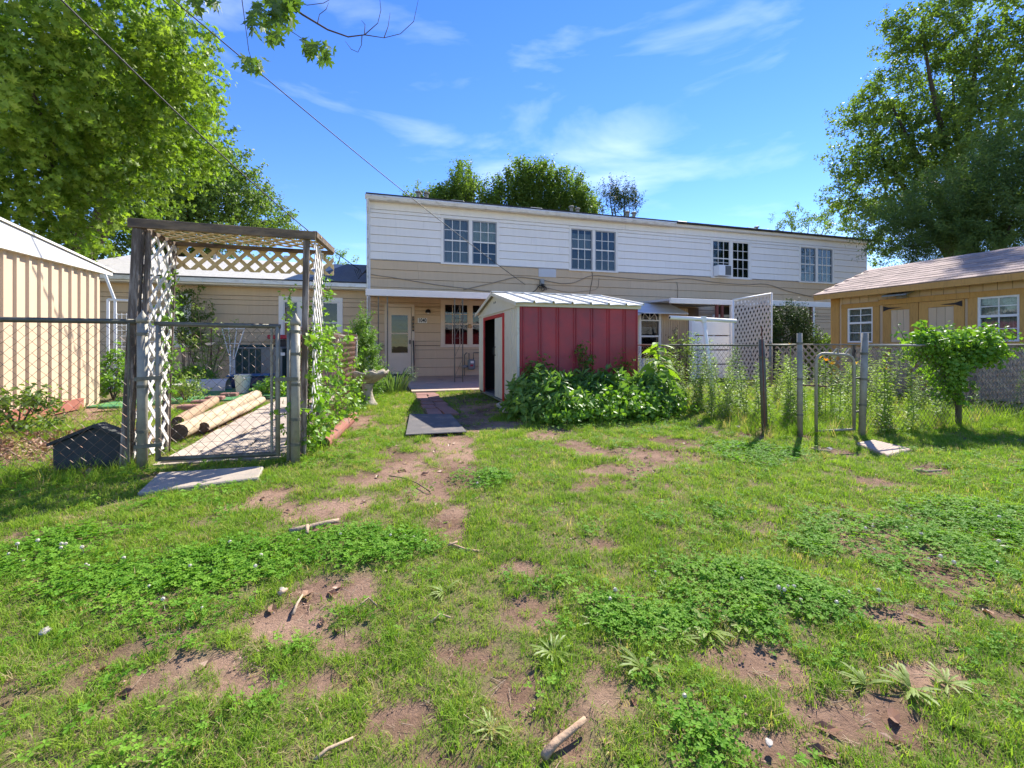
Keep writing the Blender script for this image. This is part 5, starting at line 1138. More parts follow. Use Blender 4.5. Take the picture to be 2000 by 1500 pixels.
tr0 = onY(395, 735, -3.0); trg = thing('concrete_trough', 'pale grey half-round trough lying on the green turf', 'trough', (tr0[0], -3.0, 0))
x0, x1 = onY(352, 735, -2.6)[0], onY(446, 735, -2.6)[0]
m_ = MB(); k = 9; rr = .21
for i in range(k):
    a, b = PI * i / k, PI * (i + 1) / k; f = lambda t, r: (-2.6 + .0 + r * math.cos(t), .012 + r * 1.15 * math.sin(t))
    for (r1, r2) in ((rr, rr),):
        y1, z1 = f(a, rr); y2, z2 = f(b, rr); m_.quad((x0 + .1, y1, z1), (x1, y1 * 1.0, z1), (x1, y2, z2), (x0 + .1, y2, z2))
m_.quad(*[(x0 + .1, -2.6 + rr * math.cos(PI * i / k), .012 + rr * 1.15 * math.sin(PI * i / k)) for i in range(k + 1)]); m_.build('shell', 'trough_grey', trg)
m_ = MB(); m_.lathe([(.20, .0), (.225, .01), (.225, .03), (.2, .03)], (0, 0, 0), 24); rim = m_.build('rim', 'galv_dark', trg); rim.rotation_euler = (0, PI / 2, 0); rim.location = (x1 - tr0[0], -2.6 + 3.0, .012)
pl0 = G(350, 772); pln = thing('olive_planter', 'olive green planter box with white rim behind the arbor lattice', 'planter', (pl0[0], pl0[1], 0))
x0, x1 = onY(338, 750, -3.6)[0], onY(381, 750, -3.6)[0]
MB().prism([(x0, -3.75, .013), (x1 - .12, -3.75, .013), (x1, -3.8, .21), (x0, -3.8, .21)], (0, .3, 0)).build('body', 'olive_plastic', pln); MB().box(x0, x1 + .02, -3.83, -3.48, .212, .245).build('rim', 'plant_pot_white', pln, bevel=.005)
# air conditioner
AYc = -.9; x0, x1 = onY(458, 700, AYc)[0], onY(551, 700, AYc)[0]; az = onY(500, 678, AYc)[2]; xm = onY(510, 700, AYc)[0]
acu = thing('air_conditioner_unit', 'grey outdoor air conditioning unit against the low house', 'air conditioner', ((x0 + x1) / 2, AYc, 0))
MB().box(x0 + .02, x1 - .02, AYc + .02, AYc + .85, .02, az - .05).build('core', 'ac_dark', acu); MB().box(x0, x1, AYc, AYc + .87, az - .05, az).build('lid', 'ac_grey', acu, bevel=.01); MB().box(x0, x1, AYc, AYc + .87, .012, .10).build('base', 'ac_grey', acu)
MB().box(xm, x1, AYc, AYc + .019, .10, az - .05).build('side_panel', 'ac_grey', acu); MB().box(x0 + .06, x1 - .3, AYc + .1, AYc + .8, az + .001, az + .06).build('fan_guard', 'ac_dark', acu, bevel=.02)
for k in range(4): X = x0 + (xm - x0) * k / 4 + .01; MB().box(X, X + .02, AYc + .0, AYc + .018, .101, az - .051).build('grille_bar', 'ac_grey', acu)
MB().box(xm + .45, xm + .55, AYc - .004, AYc - .001, az - .22, az - .14).build('label_plate', 'sign_white', acu)
rdx = onY(532, 660, -.6); rd = thing('red_topped_bin', 'red plastic lid on a black bin behind the air conditioner', 'bin', (rdx[0] + .2, -.4, 0))
MB().box(rdx[0] - .05, rdx[0] + .6, .0 - .02, .35, .02, onY(535, 664, 0)[2]).build('body', 'black_metal', rd, bevel=.02); MB().box(rdx[0] - .25, rdx[0] + .65, -.06, .38, onY(535, 662, 0)[2] + .002, onY(535, 654, 0)[2]).build('lid', 'red_plastic', rd, bevel=.015)
fw = onY(455, 700, -1.2); ft = thing('fan_trellis', 'white fan trellis standing by the low house wall', 'trellis', (fw[0], -1.2, 0))
for xp, yp, xb in ((432, 635, 449), (446, 635, 451), (463, 635, 455), (479, 637, 458)): MB().tube([onY(xb, 735, -1.2), onY(xb, 700, -1.2), onY(xp, yp, -1.2)], .012, 6).build('rod', 'white_plastic', ft)
for y0, xa, xb in ((642, 433, 478), (671, 438, 468)): MB().tube([onY(xa, y0, -1.215), onY(xb, y0, -1.215)], .009, 6).build('cross_rod', 'white_plastic', ft)
bh_ = onY(412, 670, -1.4); bf = thing('bird_feeder', 'small peach coloured bird feeder hanging on a dark pole', 'bird feeder', (bh_[0], -1.4, 0))
MB().tube([(bh_[0], -1.38, 0), (bh_[0], -1.38, onY(414, 632, -1.4)[2])], .014, 6).build('pole', 'red_brown_metal', bf); MB().prism([(bh_[0] - .1, -1.5, bh_[2]), (bh_[0] + .12, -1.5, bh_[2] + .02), (bh_[0] + .05, -1.5, bh_[2] - .05), (bh_[0] - .06, -1.5, bh_[2] - .05)], (0, .115, 0)).build('tray', 'cream_trim', bf)
# white wire cage between tan shed and low house
cx0, cx1, cy_ = onY(211, 650, -1.5)[0], onY(246, 650, -1.5)[0], -1.5
cg = thing('wire_pergola', 'white metal frame with wire grid right of the tan shed', 'frame', (cx0, cy_, 0)); zt_ = onY(220, 585, cy_)[2]
for p in ([(cx0, cy_, 0), (cx0, cy_, zt_)], [(cx0, cy_, zt_), (cx1 + .4, cy_, zt_ - .03)], [(cx0 + .13, cy_, 0), (cx0 + .13, cy_, zt_)], [(cx0 + .12, cy_, zt_), (cx0 - .12, cy_, zt_ + .75)], [(cx1 + .4, cy_, 0), (cx1 + .4, cy_, zt_)]): MB().tube(p, .028, 6).build('bar', 'white_plastic', cg)
gr = MB()
for k in range(8): gr.tube([(cx0 + .17 + k * .085, cy_, .0), (cx0 + .17 + k * .085, cy_, zt_ - .3)], .006, 4)
for k in range(14): gr.tube([(cx0 + .13, cy_ - .012, .1 + k * .12), (cx0 + .85, cy_ - .012, .1 + k * .12)], .006, 4)
tag(gr.build('wire_grid', 'white_plastic', cg), kind='stuff')
p = G(215, 800); gb = thing('green_box_lid', 'flat dark green plastic lid in the grass by the tan shed', 'lid', (p[0], p[1], 0)); MB().box(p[0] - .12, p[0] + .17, p[1] - .08, p[1] + .12, .02, .06).build('lid', 'turf_green', gb, bevel=.01)
# low pale edging stones beside the path
for k, (x, y) in enumerate(((370, 800), (395, 790), (420, 782), (448, 775))):
    p = G(x, y); o = MB().box(p[0] - .14, p[0] + .14, p[1] - .09, p[1] + .09, .0, .075).build('edging_stone', 'brick_red', bevel=.015); o.rotation_euler = (0, 0, 0); tag(o, '%s flat reddish edging stone in the row left of the logs' % ['nearest', 'second nearest', 'second farthest', 'farthest'][k], 'stone', 'edging stones by the logs')
# sticks, roots and chips on the lawn
def stick(pxs, r, label, m='stick_wood', name='stick', forks=()):
    pts = [G(x, y) for x, y in pxs]; pts = [Vector((p[0], p[1], r * .7 + hgt(np.array(p[0]), np.array(p[1])) + .006 + .006 * random.random())) for p in pts]
    k = len(pts); b = MB().tube(pts, [r * (1 - .35 * i / (k - 1)) for i in range(k)], 8)
    for f in forks:
        q = [G(x, y) for x, y in f]; b.tube([Vector((p[0], p[1], r * .6 + .012)) for p in q], [r * .6, r * .35][:len(q)] if len(q) == 2 else r * .5, 6)
    return tag(b.build(name, m, smooth=True), label, 'stick')
stick([(1062, 1478), (1085, 1452), (1115, 1430), (1143, 1410)], .011, 'thick brown broken stick in the foreground grass')
stick([(878, 1060), (893, 1065), (910, 1072), (935, 1075)], .009, 'small reddish stick in the middle of the lawn', forks=[[(893, 1065), (875, 1072)]])
stick([(565, 1042), (590, 1036), (610, 1033), (640, 1026), (662, 1022)], .02, 'pale bare root showing through the soil', 'root_wood', 'tree_root', forks=[[(600, 1036), (600, 1050)]])
stick([(572, 1198), (580, 1180), (591, 1163)], .006, 'thin grey stick on the bare soil, left of centre', 'root_wood'); stick([(545, 1165), (560, 1155)], .010, 'short pale wood chip on the bare soil', 'root_wood')
stick([(1785, 917), (1810, 920), (1838, 921)], .014, 'pale bleached stick on the right lawn', 'root_wood'); stick([(1585, 876), (1605, 880), (1622, 880)], .012, 'pale stick in the grass left of the small gate', 'root_wood')
stick([(760, 930), (790, 935), (815, 945), (840, 960)], .005, 'thin dark twig across the dirt path', 'twig'); stick([(690, 1190), (720, 1165), (735, 1180)], .005, 'thin bent twig on the bare soil', 'root_wood'); stick([(840, 1215), (860, 1200), (880, 1205)], .005, 'short pale twig in the middle lawn', 'root_wood')
stick([(615, 1485), (640, 1462), (690, 1440)], .005, 'thin bleached twig at the bottom edge of the lawn', 'root_wood')
for k, (x, y, s, lb) in enumerate(((88, 1237, .02, 'pale stone chip in the left lawn'), (1502, 1457, .012, 'white stone chip on the right bare soil'), (551, 1155, .014, 'small pale pebble beside the bare soil strip'), (1620, 878, .03, 'grey stone left of the small right gate'), (1440, 835, .03, 'white stone at the edge of the weeds'), (1962, 1072, .02, 'white stone chip at the right lawn edge'))):
    p = G(x, y); rock('pebble', (p[0], p[1], .008), (s * 1.1, s * .75, s * .5), 30 + k, lb, 'rock')
# overhead service wires
def wire(name, a, b, sag, r, label, m='cable'):
    a, b = Vector(a), Vector(b); pts = []
    for i in range(25):
        t = i / 24; p = a.lerp(b, t); p.z -= sag * 4 * t * (1 - t); pts.append(p)
    return tag(MB().tube(pts, r, 6).build(name, m, smooth=True), label, 'wire')
wire('service_wire', at(250, -75, 5.), onY(1026, 556, -.06), .12, .008, 'thin black wire from upper left to the house wall')
wire('service_wire', at(60, -60, 5.), onY(703, 527, .2), .22, .011, 'thicker twisted wire from the left tree to the house corner')
wc = MB(); e_ = Vector(onY(703, 527, .1)); r_ = random.Random(8)
for k in range(4): wc.tube([e_ + Vector((-.05 * k, 0, 0)), e_ + Vector((.05 - .03 * k, -.02, -.12 - .05 * k)), e_ + Vector((.22, -.03, -.05 + .04 * k)), e_ + Vector((.30, -.02, .12))], .012, 6)
o = wc.build('wire_loops', 'cable'); tag(o, 'black drip loops of wire at the house corner', 'wire')
# ================================================================ TREES AND PLANTS
def leaf_flat(b, o, d, n, L, w, fold=.15):
    """simple pointed leaf: base o, direction d, face normal n"""
    o, d, n = Vector(o), Vector(d).normalized(), Vector(n); s = d.cross(n).normalized(); n = s.cross(d).normalized()
    m1 = o + d * L * .45
    b.add([o, m1 + s * w / 2 + n * fold * w, o + d * L - n * fold * L * .3, m1 - s * w / 2 + n * fold * w], [(0, 1, 2), (0, 2, 3)])
MAPLE = [(.0, .02), (.40, .06), (.20, .30), (.54, .62), (.15, .50), (.0, 1.05)]
def leaf_maple(b, o, d, n, L, curl=.12):
    o, d, n = Vector(o), Vector(d).normalized(), Vector(n); s = d.cross(n).normalized(); n = s.cross(d).normalized()
    f = lambda u, v: o + s * (u * L) + d * (v * L) - n * (abs(u) * curl * L + v * v * curl * L)
    R_ = [f(u, v) for u, v in MAPLE]; Lf = [f(-u, v) for u, v in MAPLE[1:-1]]; c = f(0, .34)
    loop = R_ + Lf[::-1]; k = len(loop)
    b.add(loop + [c], [(i, (i + 1) % k, k) for i in range(k)])
def rvec(r): 
    a = r.uniform(0, 2 * PI); z = r.uniform(-1, 1); q = math.sqrt(1 - z * z); return Vector((q * math.cos(a), q * math.sin(a), z))
def twig_proto(seed, nl, length, leaf, kind, droop=.5, wr=.42, up=0., spread=.14):
    r = random.Random(seed); b = MB(); pts = [Vector((0, 0, 0))]; d = Vector((r.uniform(-.3, .3), r.uniform(-.3, .3), 1)).normalized()
    for i in range(4): pts.append(pts[-1] + (d + rvec(r) * .25 + Vector((0, 0, up))).normalized() * length / 4)
    b.tube([pts[0], pts[2], pts[4]], [.006, .004, .002], 3, False)
    for i in range(nl):
        t = r.uniform(.1, 1) * 4; k = min(3, int(t)); o = pts[k].lerp(pts[k + 1], t - k) + rvec(r) * spread * r.random()
        out = rvec(r); out.z = out.z * .5 - droop * r.random() + up * .5; n = (Vector((0, 0, 1)) + rvec(r) * .8).normalized()
        if abs(out.normalized().dot(n)) > .95: n = Vector((1, 0, 0))
        s = leaf * r.uniform(.7, 1.2)
        if kind == 'maple': leaf_maple(b, o, out, n, s)
        else: leaf_flat(b, o, out, n, s, s * wr)
    return b
TW_M = protos('maple_twig', [twig_proto(100 + s, 17, .45, .115, 'maple', .7) for s in range(6)], 'maple_leaf')
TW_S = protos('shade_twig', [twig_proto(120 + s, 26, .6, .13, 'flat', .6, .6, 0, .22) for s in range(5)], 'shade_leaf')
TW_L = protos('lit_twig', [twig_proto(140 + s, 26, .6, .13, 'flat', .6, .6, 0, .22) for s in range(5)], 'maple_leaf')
TW_C = protos('cedar_twig', [twig_proto(160 + s, 60, .6, .10, 'flat', .4, .22, 0, .20) for s in range(5)], 'cedar_leaf')
TW_U = protos('upright_twig', [twig_proto(180 + s, 40, 1.5, .20, 'flat', .2, .6, .8, .34) for s in range(5)], 'shade_leaf')
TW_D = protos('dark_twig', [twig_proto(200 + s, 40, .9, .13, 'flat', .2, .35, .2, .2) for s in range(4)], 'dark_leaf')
TW_P = protos('bush_twig', [twig_proto(220 + s, 15, .20, .105, 'flat', .15, .34, .3, .05) for s in range(5)], 'bush_leaf')
TW_I = protos('ivy_twig', [twig_proto(240 + s, 16, .16, .05, 'flat', .6, .75, 0, .07) for s in range(5)], 'ivy_leaf')
TW_V = protos('vine_twig', [twig_proto(260 + s, 10, .22, .065, 'flat', .5, .7, 0, .07) for s in range(5)], 'ivy_leaf')
TW_W = protos('lime_twig', [twig_proto(280 + s, 40, .20, .035, 'flat', .1, .35, .4, .05) for s in range(5)], 'pine_leaf')
TW_R = protos('rose_twig', [twig_proto(300 + s, 12, .25, .04, 'flat', .2, .6, .2, .07) for s in range(4)], 'weed_leaf')
TW_G = protos('shrub_twig', [twig_proto(320 + s, 16, .25, .08, 'flat', .2, .45, .2, .08) for s in range(4)], 'shade_leaf')
def crown(name, lobes, pr, parent, dens=80, shell=.45, flat=1., upright=False, smin=.8, smax=1.25):
    P_, R_ = [], []
    for (x, y, rp, Z) in lobes:
        c = np.array(at(x, y, Z)); R = rp * Z / F; n = max(4, int(dens * R * R))
        v = RNG.normal(0, 1, (n, 3)); v /= np.linalg.norm(v, axis=1)[:, None]
        rad = R * (shell + (1 - shell) * RNG.random(n) ** .6) * (1 + RNG.normal(0, .10, n)); q = c + v * rad[:, None] * np.array([1, 1, flat]); P_.append(q)
        th = np.arccos(np.clip(v[:, 2], -1, 1)); ph = np.arctan2(v[:, 1], v[:, 0]); e = np.stack([RNG.normal(0, .35, n), th * (.25 if upright else .9) + RNG.normal(0, .3, n), ph], -1); R_.append(e)
    P_ = np.concatenate(P_); R_ = np.concatenate(R_); k = P_[:, 2] > .3; P_, R_ = P_[k], R_[k]
    return scatter(name, P_, R_, RNG.uniform(smin, smax, len(P_)), pr, parent)
def limbs(parent, base, h1, r, lobes, pick, nm='trunk', lean=(0, 0), rl=.45):
    j = Vector((base[0] + lean[0], base[1] + lean[1], h1)); t = MB(); b0 = Vector((base[0], base[1], -.1))
    t.tube([b0, b0.lerp(j, .3) + Vector((.05, 0, 0)), b0.lerp(j, .7), j], [r * 1.25, r, r * .85, r * .7], 12); t.build(nm, 'bark', parent, smooth=True)
    rr = random.Random(len(lobes))
    for i in pick:
        c = Vector(at(*lobes[i][:2], lobes[i][3])); m1 = j.lerp(c, .4) + Vector((rr.uniform(-.3, .3), rr.uniform(-.3, .3), rr.uniform(0, .5))); m2 = j.lerp(c, .75) + Vector((0, 0, .2))
        MB().tube([j - Vector((0, 0, .2)), m1, m2, c], [r * rl, r * rl * .7, r * rl * .45, r * .08], 8).build('limb', 'bark', parent, smooth=True)
# left maple
LB = [(40, 40, 110, 7), (170, 30, 110, 7.5), (290, 40, 90, 8), (350, 110, 62, 8.5), (60, 170, 110, 7.5), (190, 160, 110, 8.5), (300, 190, 85, 9.5), (372, 200, 42, 9.5), (80, 290, 105, 8.5), (200, 290, 100, 9.5), (300, 300, 80, 11), (380, 300, 42, 11.5),
      (40, 390, 80, 9), (130, 375, 75, 9.5), (205, 370, 55, 10), (400, 140, 22, 9), (405, 240, 18, 9.5), (-60, 120, 120, 7), (-60, 300, 120, 8), (150, 450, 45, 9), (60, 460, 50, 9), (250, 110, 90, 10), (380, 160, 50, 10.5), (390, 260, 45, 11), (120, 230, 110, 11), (250, 250, 100, 12), (340, 260, 70, 12), (240, 350, 80, 12)]
base = at(150, HY, 13.5); lm = thing('maple_tree', 'big bright green maple tree rising behind the tan shed', 'tree', (base[0], base[1], 0))
crown('crown', LB, TW_M, lm, 125, .3); limbs(lm, base, 3.6, .32, LB, (4, 5, 6, 8, 9, 10, 12, 13), lean=(.4, -.3))
LB2 = [(300, 395, 80, 17), (380, 385, 75, 17.5), (440, 355, 55, 18), (460, 410, 70, 19), (250, 440, 70, 16), (520, 430, 42, 20), (420, 440, 60, 18), (350, 450, 60, 17), (330, 340, 60, 18), (410, 310, 35, 18), (555, 445, 20, 21), (200, 480, 45, 16)]
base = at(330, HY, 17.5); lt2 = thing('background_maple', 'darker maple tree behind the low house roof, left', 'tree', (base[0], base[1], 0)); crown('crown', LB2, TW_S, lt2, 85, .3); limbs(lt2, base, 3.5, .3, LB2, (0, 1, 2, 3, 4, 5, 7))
# overhanging branch with single leaves
MP2 = [(.0, .0), (.14, .12), (.40, .02), (.30, .16), (.42, .22), (.17, .33), (.44, .46), (.42, .58), (.60, .74), (.36, .66), (.28, .72), (.12, .52), (.17, .78), (.08, .84), (.0, 1.1)]
MP1, MAPLE = MAPLE, MP2
lme = MB(); leaf_maple(lme, (0, 0, 0), (0, 0, -1), (0, 1, 0), 1., .18); lme = lme.mesh('leaf'); lme.materials.append(MAT['branch_leaf'])
MAPLE = MP1
BZ = 3.0
def bpath(px_, Zs=None): return [at(x, y, BZ) for x, y in px_]
br_ = MB(); br_.tube([at(470, -130, 4.2), at(540, -40, 3.2)] + bpath([(562, 5), (590, 28), (640, 58), (680, 72), (712, 68)]), [.03, .016, .008, .007, .006, .005, .004], 6)
ovb = br_.build('overhanging_branch', 'twig', lm, smooth=True)
for q in ([(712, 68), (738, 45), (744, 20), (741, -10)], [(712, 68), (750, 74), (782, 66), (808, 42), (818, -5)], [(562, 0), (600, 10), (632, 6), (660, -10)], [(707, 70), (706, 88), (699, 102), (686, 96), (674, 80)], [(750, 74), (758, 52), (762, 25)], [(620, 46), (624, 28), (637, 18), (642, 5)], [(545, 40), (570, 62), (600, 82), (640, 96)], [(470, -20), (478, 40), (486, 100), (492, 118)], [(370, -30), (385, 0), (400, 12)], [(712, 68), (713, 48), (706, 40)]):
    MB().tube(bpath(q), [.0035] + [.0022] * (len(q) - 2) + [.001], 5).build('twig', 'twig', ovb)
r = random.Random(77)
def hang(cx, cy, rx, ry, n, s0=.085, s1=.13):
    for i in range(n):
        a = r.uniform(0, 2 * PI); q = math.sqrt(r.random()); x, y = cx + rx * q * math.cos(a), cy + ry * q * math.sin(a) - 12; s = r.uniform(s0, s1)
        put('leaf', lme, ovb, at(x, y, BZ + r.uniform(-.16, .16)), (s, s, s), (r.gauss(0, .45), r.gauss(0, .45), r.uniform(0, 6.3)))
hang(530, 46, 46, 45, 46, .07, .115); hang(545, 5, 44, 20, 18); hang(492, 134, 30, 18, 18, .06, .095); hang(622, 98, 38, 18, 20, .06, .095); hang(632, 124, 8, 12, 5, .06, .09); hang(400, 10, 28, 14, 14, .06, .1); hang(385, -5, 30, 12, 10)
# right maple and finer tree
RB = [(1910, 40, 100, 18), (1800, 60, 55, 18), (1990, 110, 90, 18), (1860, 150, 70, 19), (1760, 90, 38, 18.5), (1735, 190, 50, 19), (1680, 225, 38, 19), (1700, 280, 58, 20), (1775, 270, 70, 20), (1870, 270, 90, 18), (1675, 375, 48, 20), (1740, 370, 75, 20), (1640, 420, 24, 21), (1715, 455, 48, 21), (1960, 230, 90, 17), (1820, 360, 80, 19), (1660, 330, 26, 20), (1735, 40, 14, 18.5), (1720, 65, 12, 18.5), (1930, 400, 80, 19), (1690, 490, 22, 21)]
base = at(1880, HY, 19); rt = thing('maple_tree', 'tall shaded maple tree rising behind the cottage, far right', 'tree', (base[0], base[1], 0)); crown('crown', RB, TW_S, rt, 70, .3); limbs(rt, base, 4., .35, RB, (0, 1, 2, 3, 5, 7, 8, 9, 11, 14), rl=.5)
RC = [(1850, 410, 70, 14), (1930, 350, 80, 13.5), (1975, 430, 90, 13), (1815, 455, 55, 14.5), (1890, 470, 75, 14), (2000, 300, 70, 13), (1770, 470, 45, 15), (2040, 380, 100, 13), (1850, 500, 40, 14), (1740, 440, 45, 15.5), (1990, 480, 60, 13)]
base = at(1950, HY, 14); rc = thing('fine_leaved_tree', 'fine leaved drooping tree directly behind the cottage roof', 'tree', (base[0], base[1], 0)); crown('crown', RC, TW_C, rc, 120, .25); limbs(rc, base, 2.6, .2, RC, (0, 1, 2, 4, 5))
# trees behind the house
def behind(label, lobes, pr, dens, name='background_tree', up=True, r=.25, flat=1.0):
    x = sum(l[0] for l in lobes) / len(lobes); Z = lobes[0][3]; b = at(x, HY, Z); t = thing(name, label, 'tree', (b[0], b[1], 0)); crown('crown', lobes, pr, t, dens, .2, flat, up); limbs(t, b, 4.5, r, lobes, range(min(4, len(lobes))))
def spiky(label, prof, Z, n, base_y=425):
    x0, x1 = prof[0][0], prof[-1][0]; b = at((x0 + x1) / 2, HY, Z); t = thing('background_tree', label, 'tree', (b[0], b[1], 0)); r = random.Random(int(x0)); P_, S_ = [], []
    tops = []
    for k in range(n):
        x = r.uniform(x0, x1); i = max(j for j in range(len(prof) - 1) if prof[j][0] <= x); (xa, ya), (xb, yb) = prof[i], prof[i + 1]; top = ya + (yb - ya) * (x - xa) / (xb - xa) + abs(r.gauss(0, 30)) ; y = base_y + 10; Zk = Z + r.uniform(-1.5, 1.5); tops.append((x, top, Zk)); lean_ = r.gauss(0, .10)
        while y > top + 30:
            P_.append(at(x + r.gauss(0, 6) + lean_ * (base_y - y), y, Zk + r.gauss(0, .3))); S_.append(r.uniform(.65, 1.0)); y -= r.uniform(9, 16)
        P_.append(at(x + lean_ * (base_y - top), top + 34, Zk)); S_.append(.75)
    e = eul(len(P_), .25); scatter('crown', P_, e, S_, TW_U, t); j = Vector((b[0], b[1], 4.5)); MB().tube([(b[0], b[1], -.1), (b[0], b[1], 2), j], [.35, .28, .24], 10).build('trunk', 'bark', t, smooth=True)
    for q in tops[::max(1, n // 9)]: MB().tube([j - Vector((0, 0, .2)), j.lerp(Vector(at(q[0], 440, q[2])), .6), at(q[0], 420, q[2]), at(q[0], q[1] + 20, q[2])], [.12, .08, .05, .01], 6).build('limb', 'bark', t, smooth=True)
spiky('tall green tree behind the house roof, above the first window pair', [(793, 385), (800, 360), (816, 340), (832, 350), (850, 345), (872, 345), (882, 325), (892, 303), (900, 302), (912, 315), (925, 322), (945, 345), (958, 350)], 30, 105)
spiky('widest tallest tree behind the middle of the house roof', [(955, 350), (965, 328), (985, 308), (1000, 318), (1014, 294), (1025, 305), (1038, 296), (1056, 297), (1075, 305), (1090, 315), (1108, 318), (1118, 328), (1130, 318), (1140, 345), (1155, 365), (1165, 390)], 31, 150, 440)
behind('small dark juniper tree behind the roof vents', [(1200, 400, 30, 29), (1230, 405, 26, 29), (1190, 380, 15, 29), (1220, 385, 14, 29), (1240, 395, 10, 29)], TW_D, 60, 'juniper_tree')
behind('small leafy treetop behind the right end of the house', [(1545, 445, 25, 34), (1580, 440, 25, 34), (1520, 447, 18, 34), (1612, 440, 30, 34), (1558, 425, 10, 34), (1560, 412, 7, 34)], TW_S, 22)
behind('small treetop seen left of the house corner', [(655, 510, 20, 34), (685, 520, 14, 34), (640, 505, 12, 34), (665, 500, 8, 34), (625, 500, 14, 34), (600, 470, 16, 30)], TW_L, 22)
# bushes by the red shed
def dome(name, label, cat, c, rad, h, n, pr, seed=0, s0=.8, s1=1.3, base=.0, flat=False, group=None, part='foliage'):
    t = thing(name, label, cat, (c[0], c[1], 0), group); v = RNG.normal(0, 1, (n, 3)); v /= np.linalg.norm(v, axis=1)[:, None]; v[:, 2] = np.abs(v[:, 2]); q = (.5 + .5 * RNG.random(n) ** .5) * (1 + .25 * (fbm(v[:, 0] * 3 + c[0], v[:, 1] * 3 + c[1], 1.1, 300 + seed) - .5) * 2)
    P_ = np.stack([c[0] + v[:, 0] * rad[0] * q, c[1] + v[:, 1] * rad[1] * q, base + v[:, 2] * h * q + .02], -1); e = np.stack([RNG.normal(0, .4, n), np.arccos(np.clip(v[:, 2], -1, 1)) * .75 + RNG.normal(0, .25, n), np.arctan2(v[:, 1], v[:, 0])], -1)
    scatter(part, P_, e, RNG.uniform(s0, s1, n), pr, t); st = MB()
    for k in range(7):
        a = 2 * PI * k / 7; st.tube([(c[0], c[1], -.02), (c[0] + rad[0] * .3 * math.cos(a), c[1] + rad[1] * .3 * math.sin(a), base + h * .45), (c[0] + rad[0] * .55 * math.cos(a), c[1] + rad[1] * .55 * math.sin(a), base + h * .75)], [.012, .008, .004], 5)
    tag(st.build('stems', 'twig', t), kind='stuff'); return t
dome('peony_bush', 'dark glossy peony bush left, at the near corner of the red shed', 'bush', (2.62, -7.72), (.52, .42), .42, 330, TW_P, 1); dome('peony_bush', 'larger glossy leafy bush right, in front of the red shed wall', 'bush', (3.45, -7.72), (.52, .42), .40, 330, TW_P, 2)
dome('peony_bush', 'green leafy bush at the right end of the red shed', 'bush', (4.15, -7.78), (.42, .38), .36, 290, TW_P, 3); dome('leafy_ground_plant', 'low leafy plants in front of the bushes by the shed', 'plant', (3.3, -8.25), (.95, .22), .17, 260, TW_V, 4)
dome('shaded_sapling', 'small shaded sapling against the left end of the red wall', 'plant', (2.62, -7.25), (.2, .06), .62, 60, TW_G, 5); dome('shaded_sapling', 'thin sapling against the middle of the red wall', 'plant', (3.35, -7.25), (.09, .05), .85, 26, TW_G, 6); dome('shaded_sapling', 'thin dark sapling near the right end of the red wall', 'plant', (4.05, -7.25), (.08, .05), .78, 26, TW_G, 7)
lfm = MB(); k = 6
for i in range(k):
    t0, t1 = i / k, (i + 1) / k; w = lambda t: .23 * math.sin(PI * t ** .75); z = lambda t: -.35 * t * t
    for s_ in (1, -1): lfm.quad((t0, 0, z(t0)), (t1, 0, z(t1)), (t1, s_ * w(t1), z(t1) + .12 * w(t1)), (t0, s_ * w(t0), z(t0) + .12 * w(t0)))
lfm = lfm.mesh('leaf'); lfm.materials.append(MAT['lime_leaf'])
c = (4.42, -7.62); pk = thing('pokeweed_plant', 'tall lime green broad-leaved plant beside the red shed', 'plant', (c[0], c[1], 0)); r = random.Random(4)
MB().tube([(c[0], c[1], 0), (c[0] + .02, c[1], .5), (c[0], c[1], 1.03)], [.016, .012, .006], 7).build('stem', 'lime_leaf', pk, smooth=True)
for i in range(34):
    f = i / 33; z = .36 + .66 * f; a = i * 2.4; L = (.40 - .20 * f) * r.uniform(.85, 1.15); put('leaf', lfm, pk, (c[0] + .03 * math.cos(a), c[1] + .03 * math.sin(a), z), (L, L, L), (r.gauss(0, .35), .42 - .55 * f + r.gauss(0, .15), a))
# daylily clump by the door
def straps(name, label, c, n, L, seed, rad=.16, m='hosta_leaf'):
    r = random.Random(seed); t = thing(name, label, 'plant', (c[0], c[1], 0)); b = MB()
    for i in range(n):
        a = r.uniform(0, 2 * PI); q = rad * math.sqrt(r.random()); o = (c[0] + q * math.cos(a), c[1] + q * math.sin(a)); l = L * r.uniform(.6, 1.1); w = .028 * r.uniform(.7, 1.2); pv = None; h = r.uniform(.55, .95)
        for k in range(6):
            t_ = k / 5; d = l * .62 * t_; z = l * h * math.sin(PI * .62 * t_); x, y = o[0] + d * math.cos(a), o[1] + d * math.sin(a); ww = w * (1 - t_ ** 2 * .95) / 2; s_ = (-math.sin(a) * ww, math.cos(a) * ww); cur = ((x - s_[0], y - s_[1], z), (x + s_[0], y + s_[1], z + .004))
            if pv: b.quad(pv[0], pv[1], cur[1], cur[0])
            pv = cur
    b.build('leaves', m, t, fix=False); return t
straps('daylily_clump', 'arching striped daylily clump at the left edge of the patio', (.62, -3.95), 95, .58, 1, .22); straps('daylily_clump', 'smaller daylily clump between bird bath and porch post', (.28, -3.6), 60, .55, 2, .18)
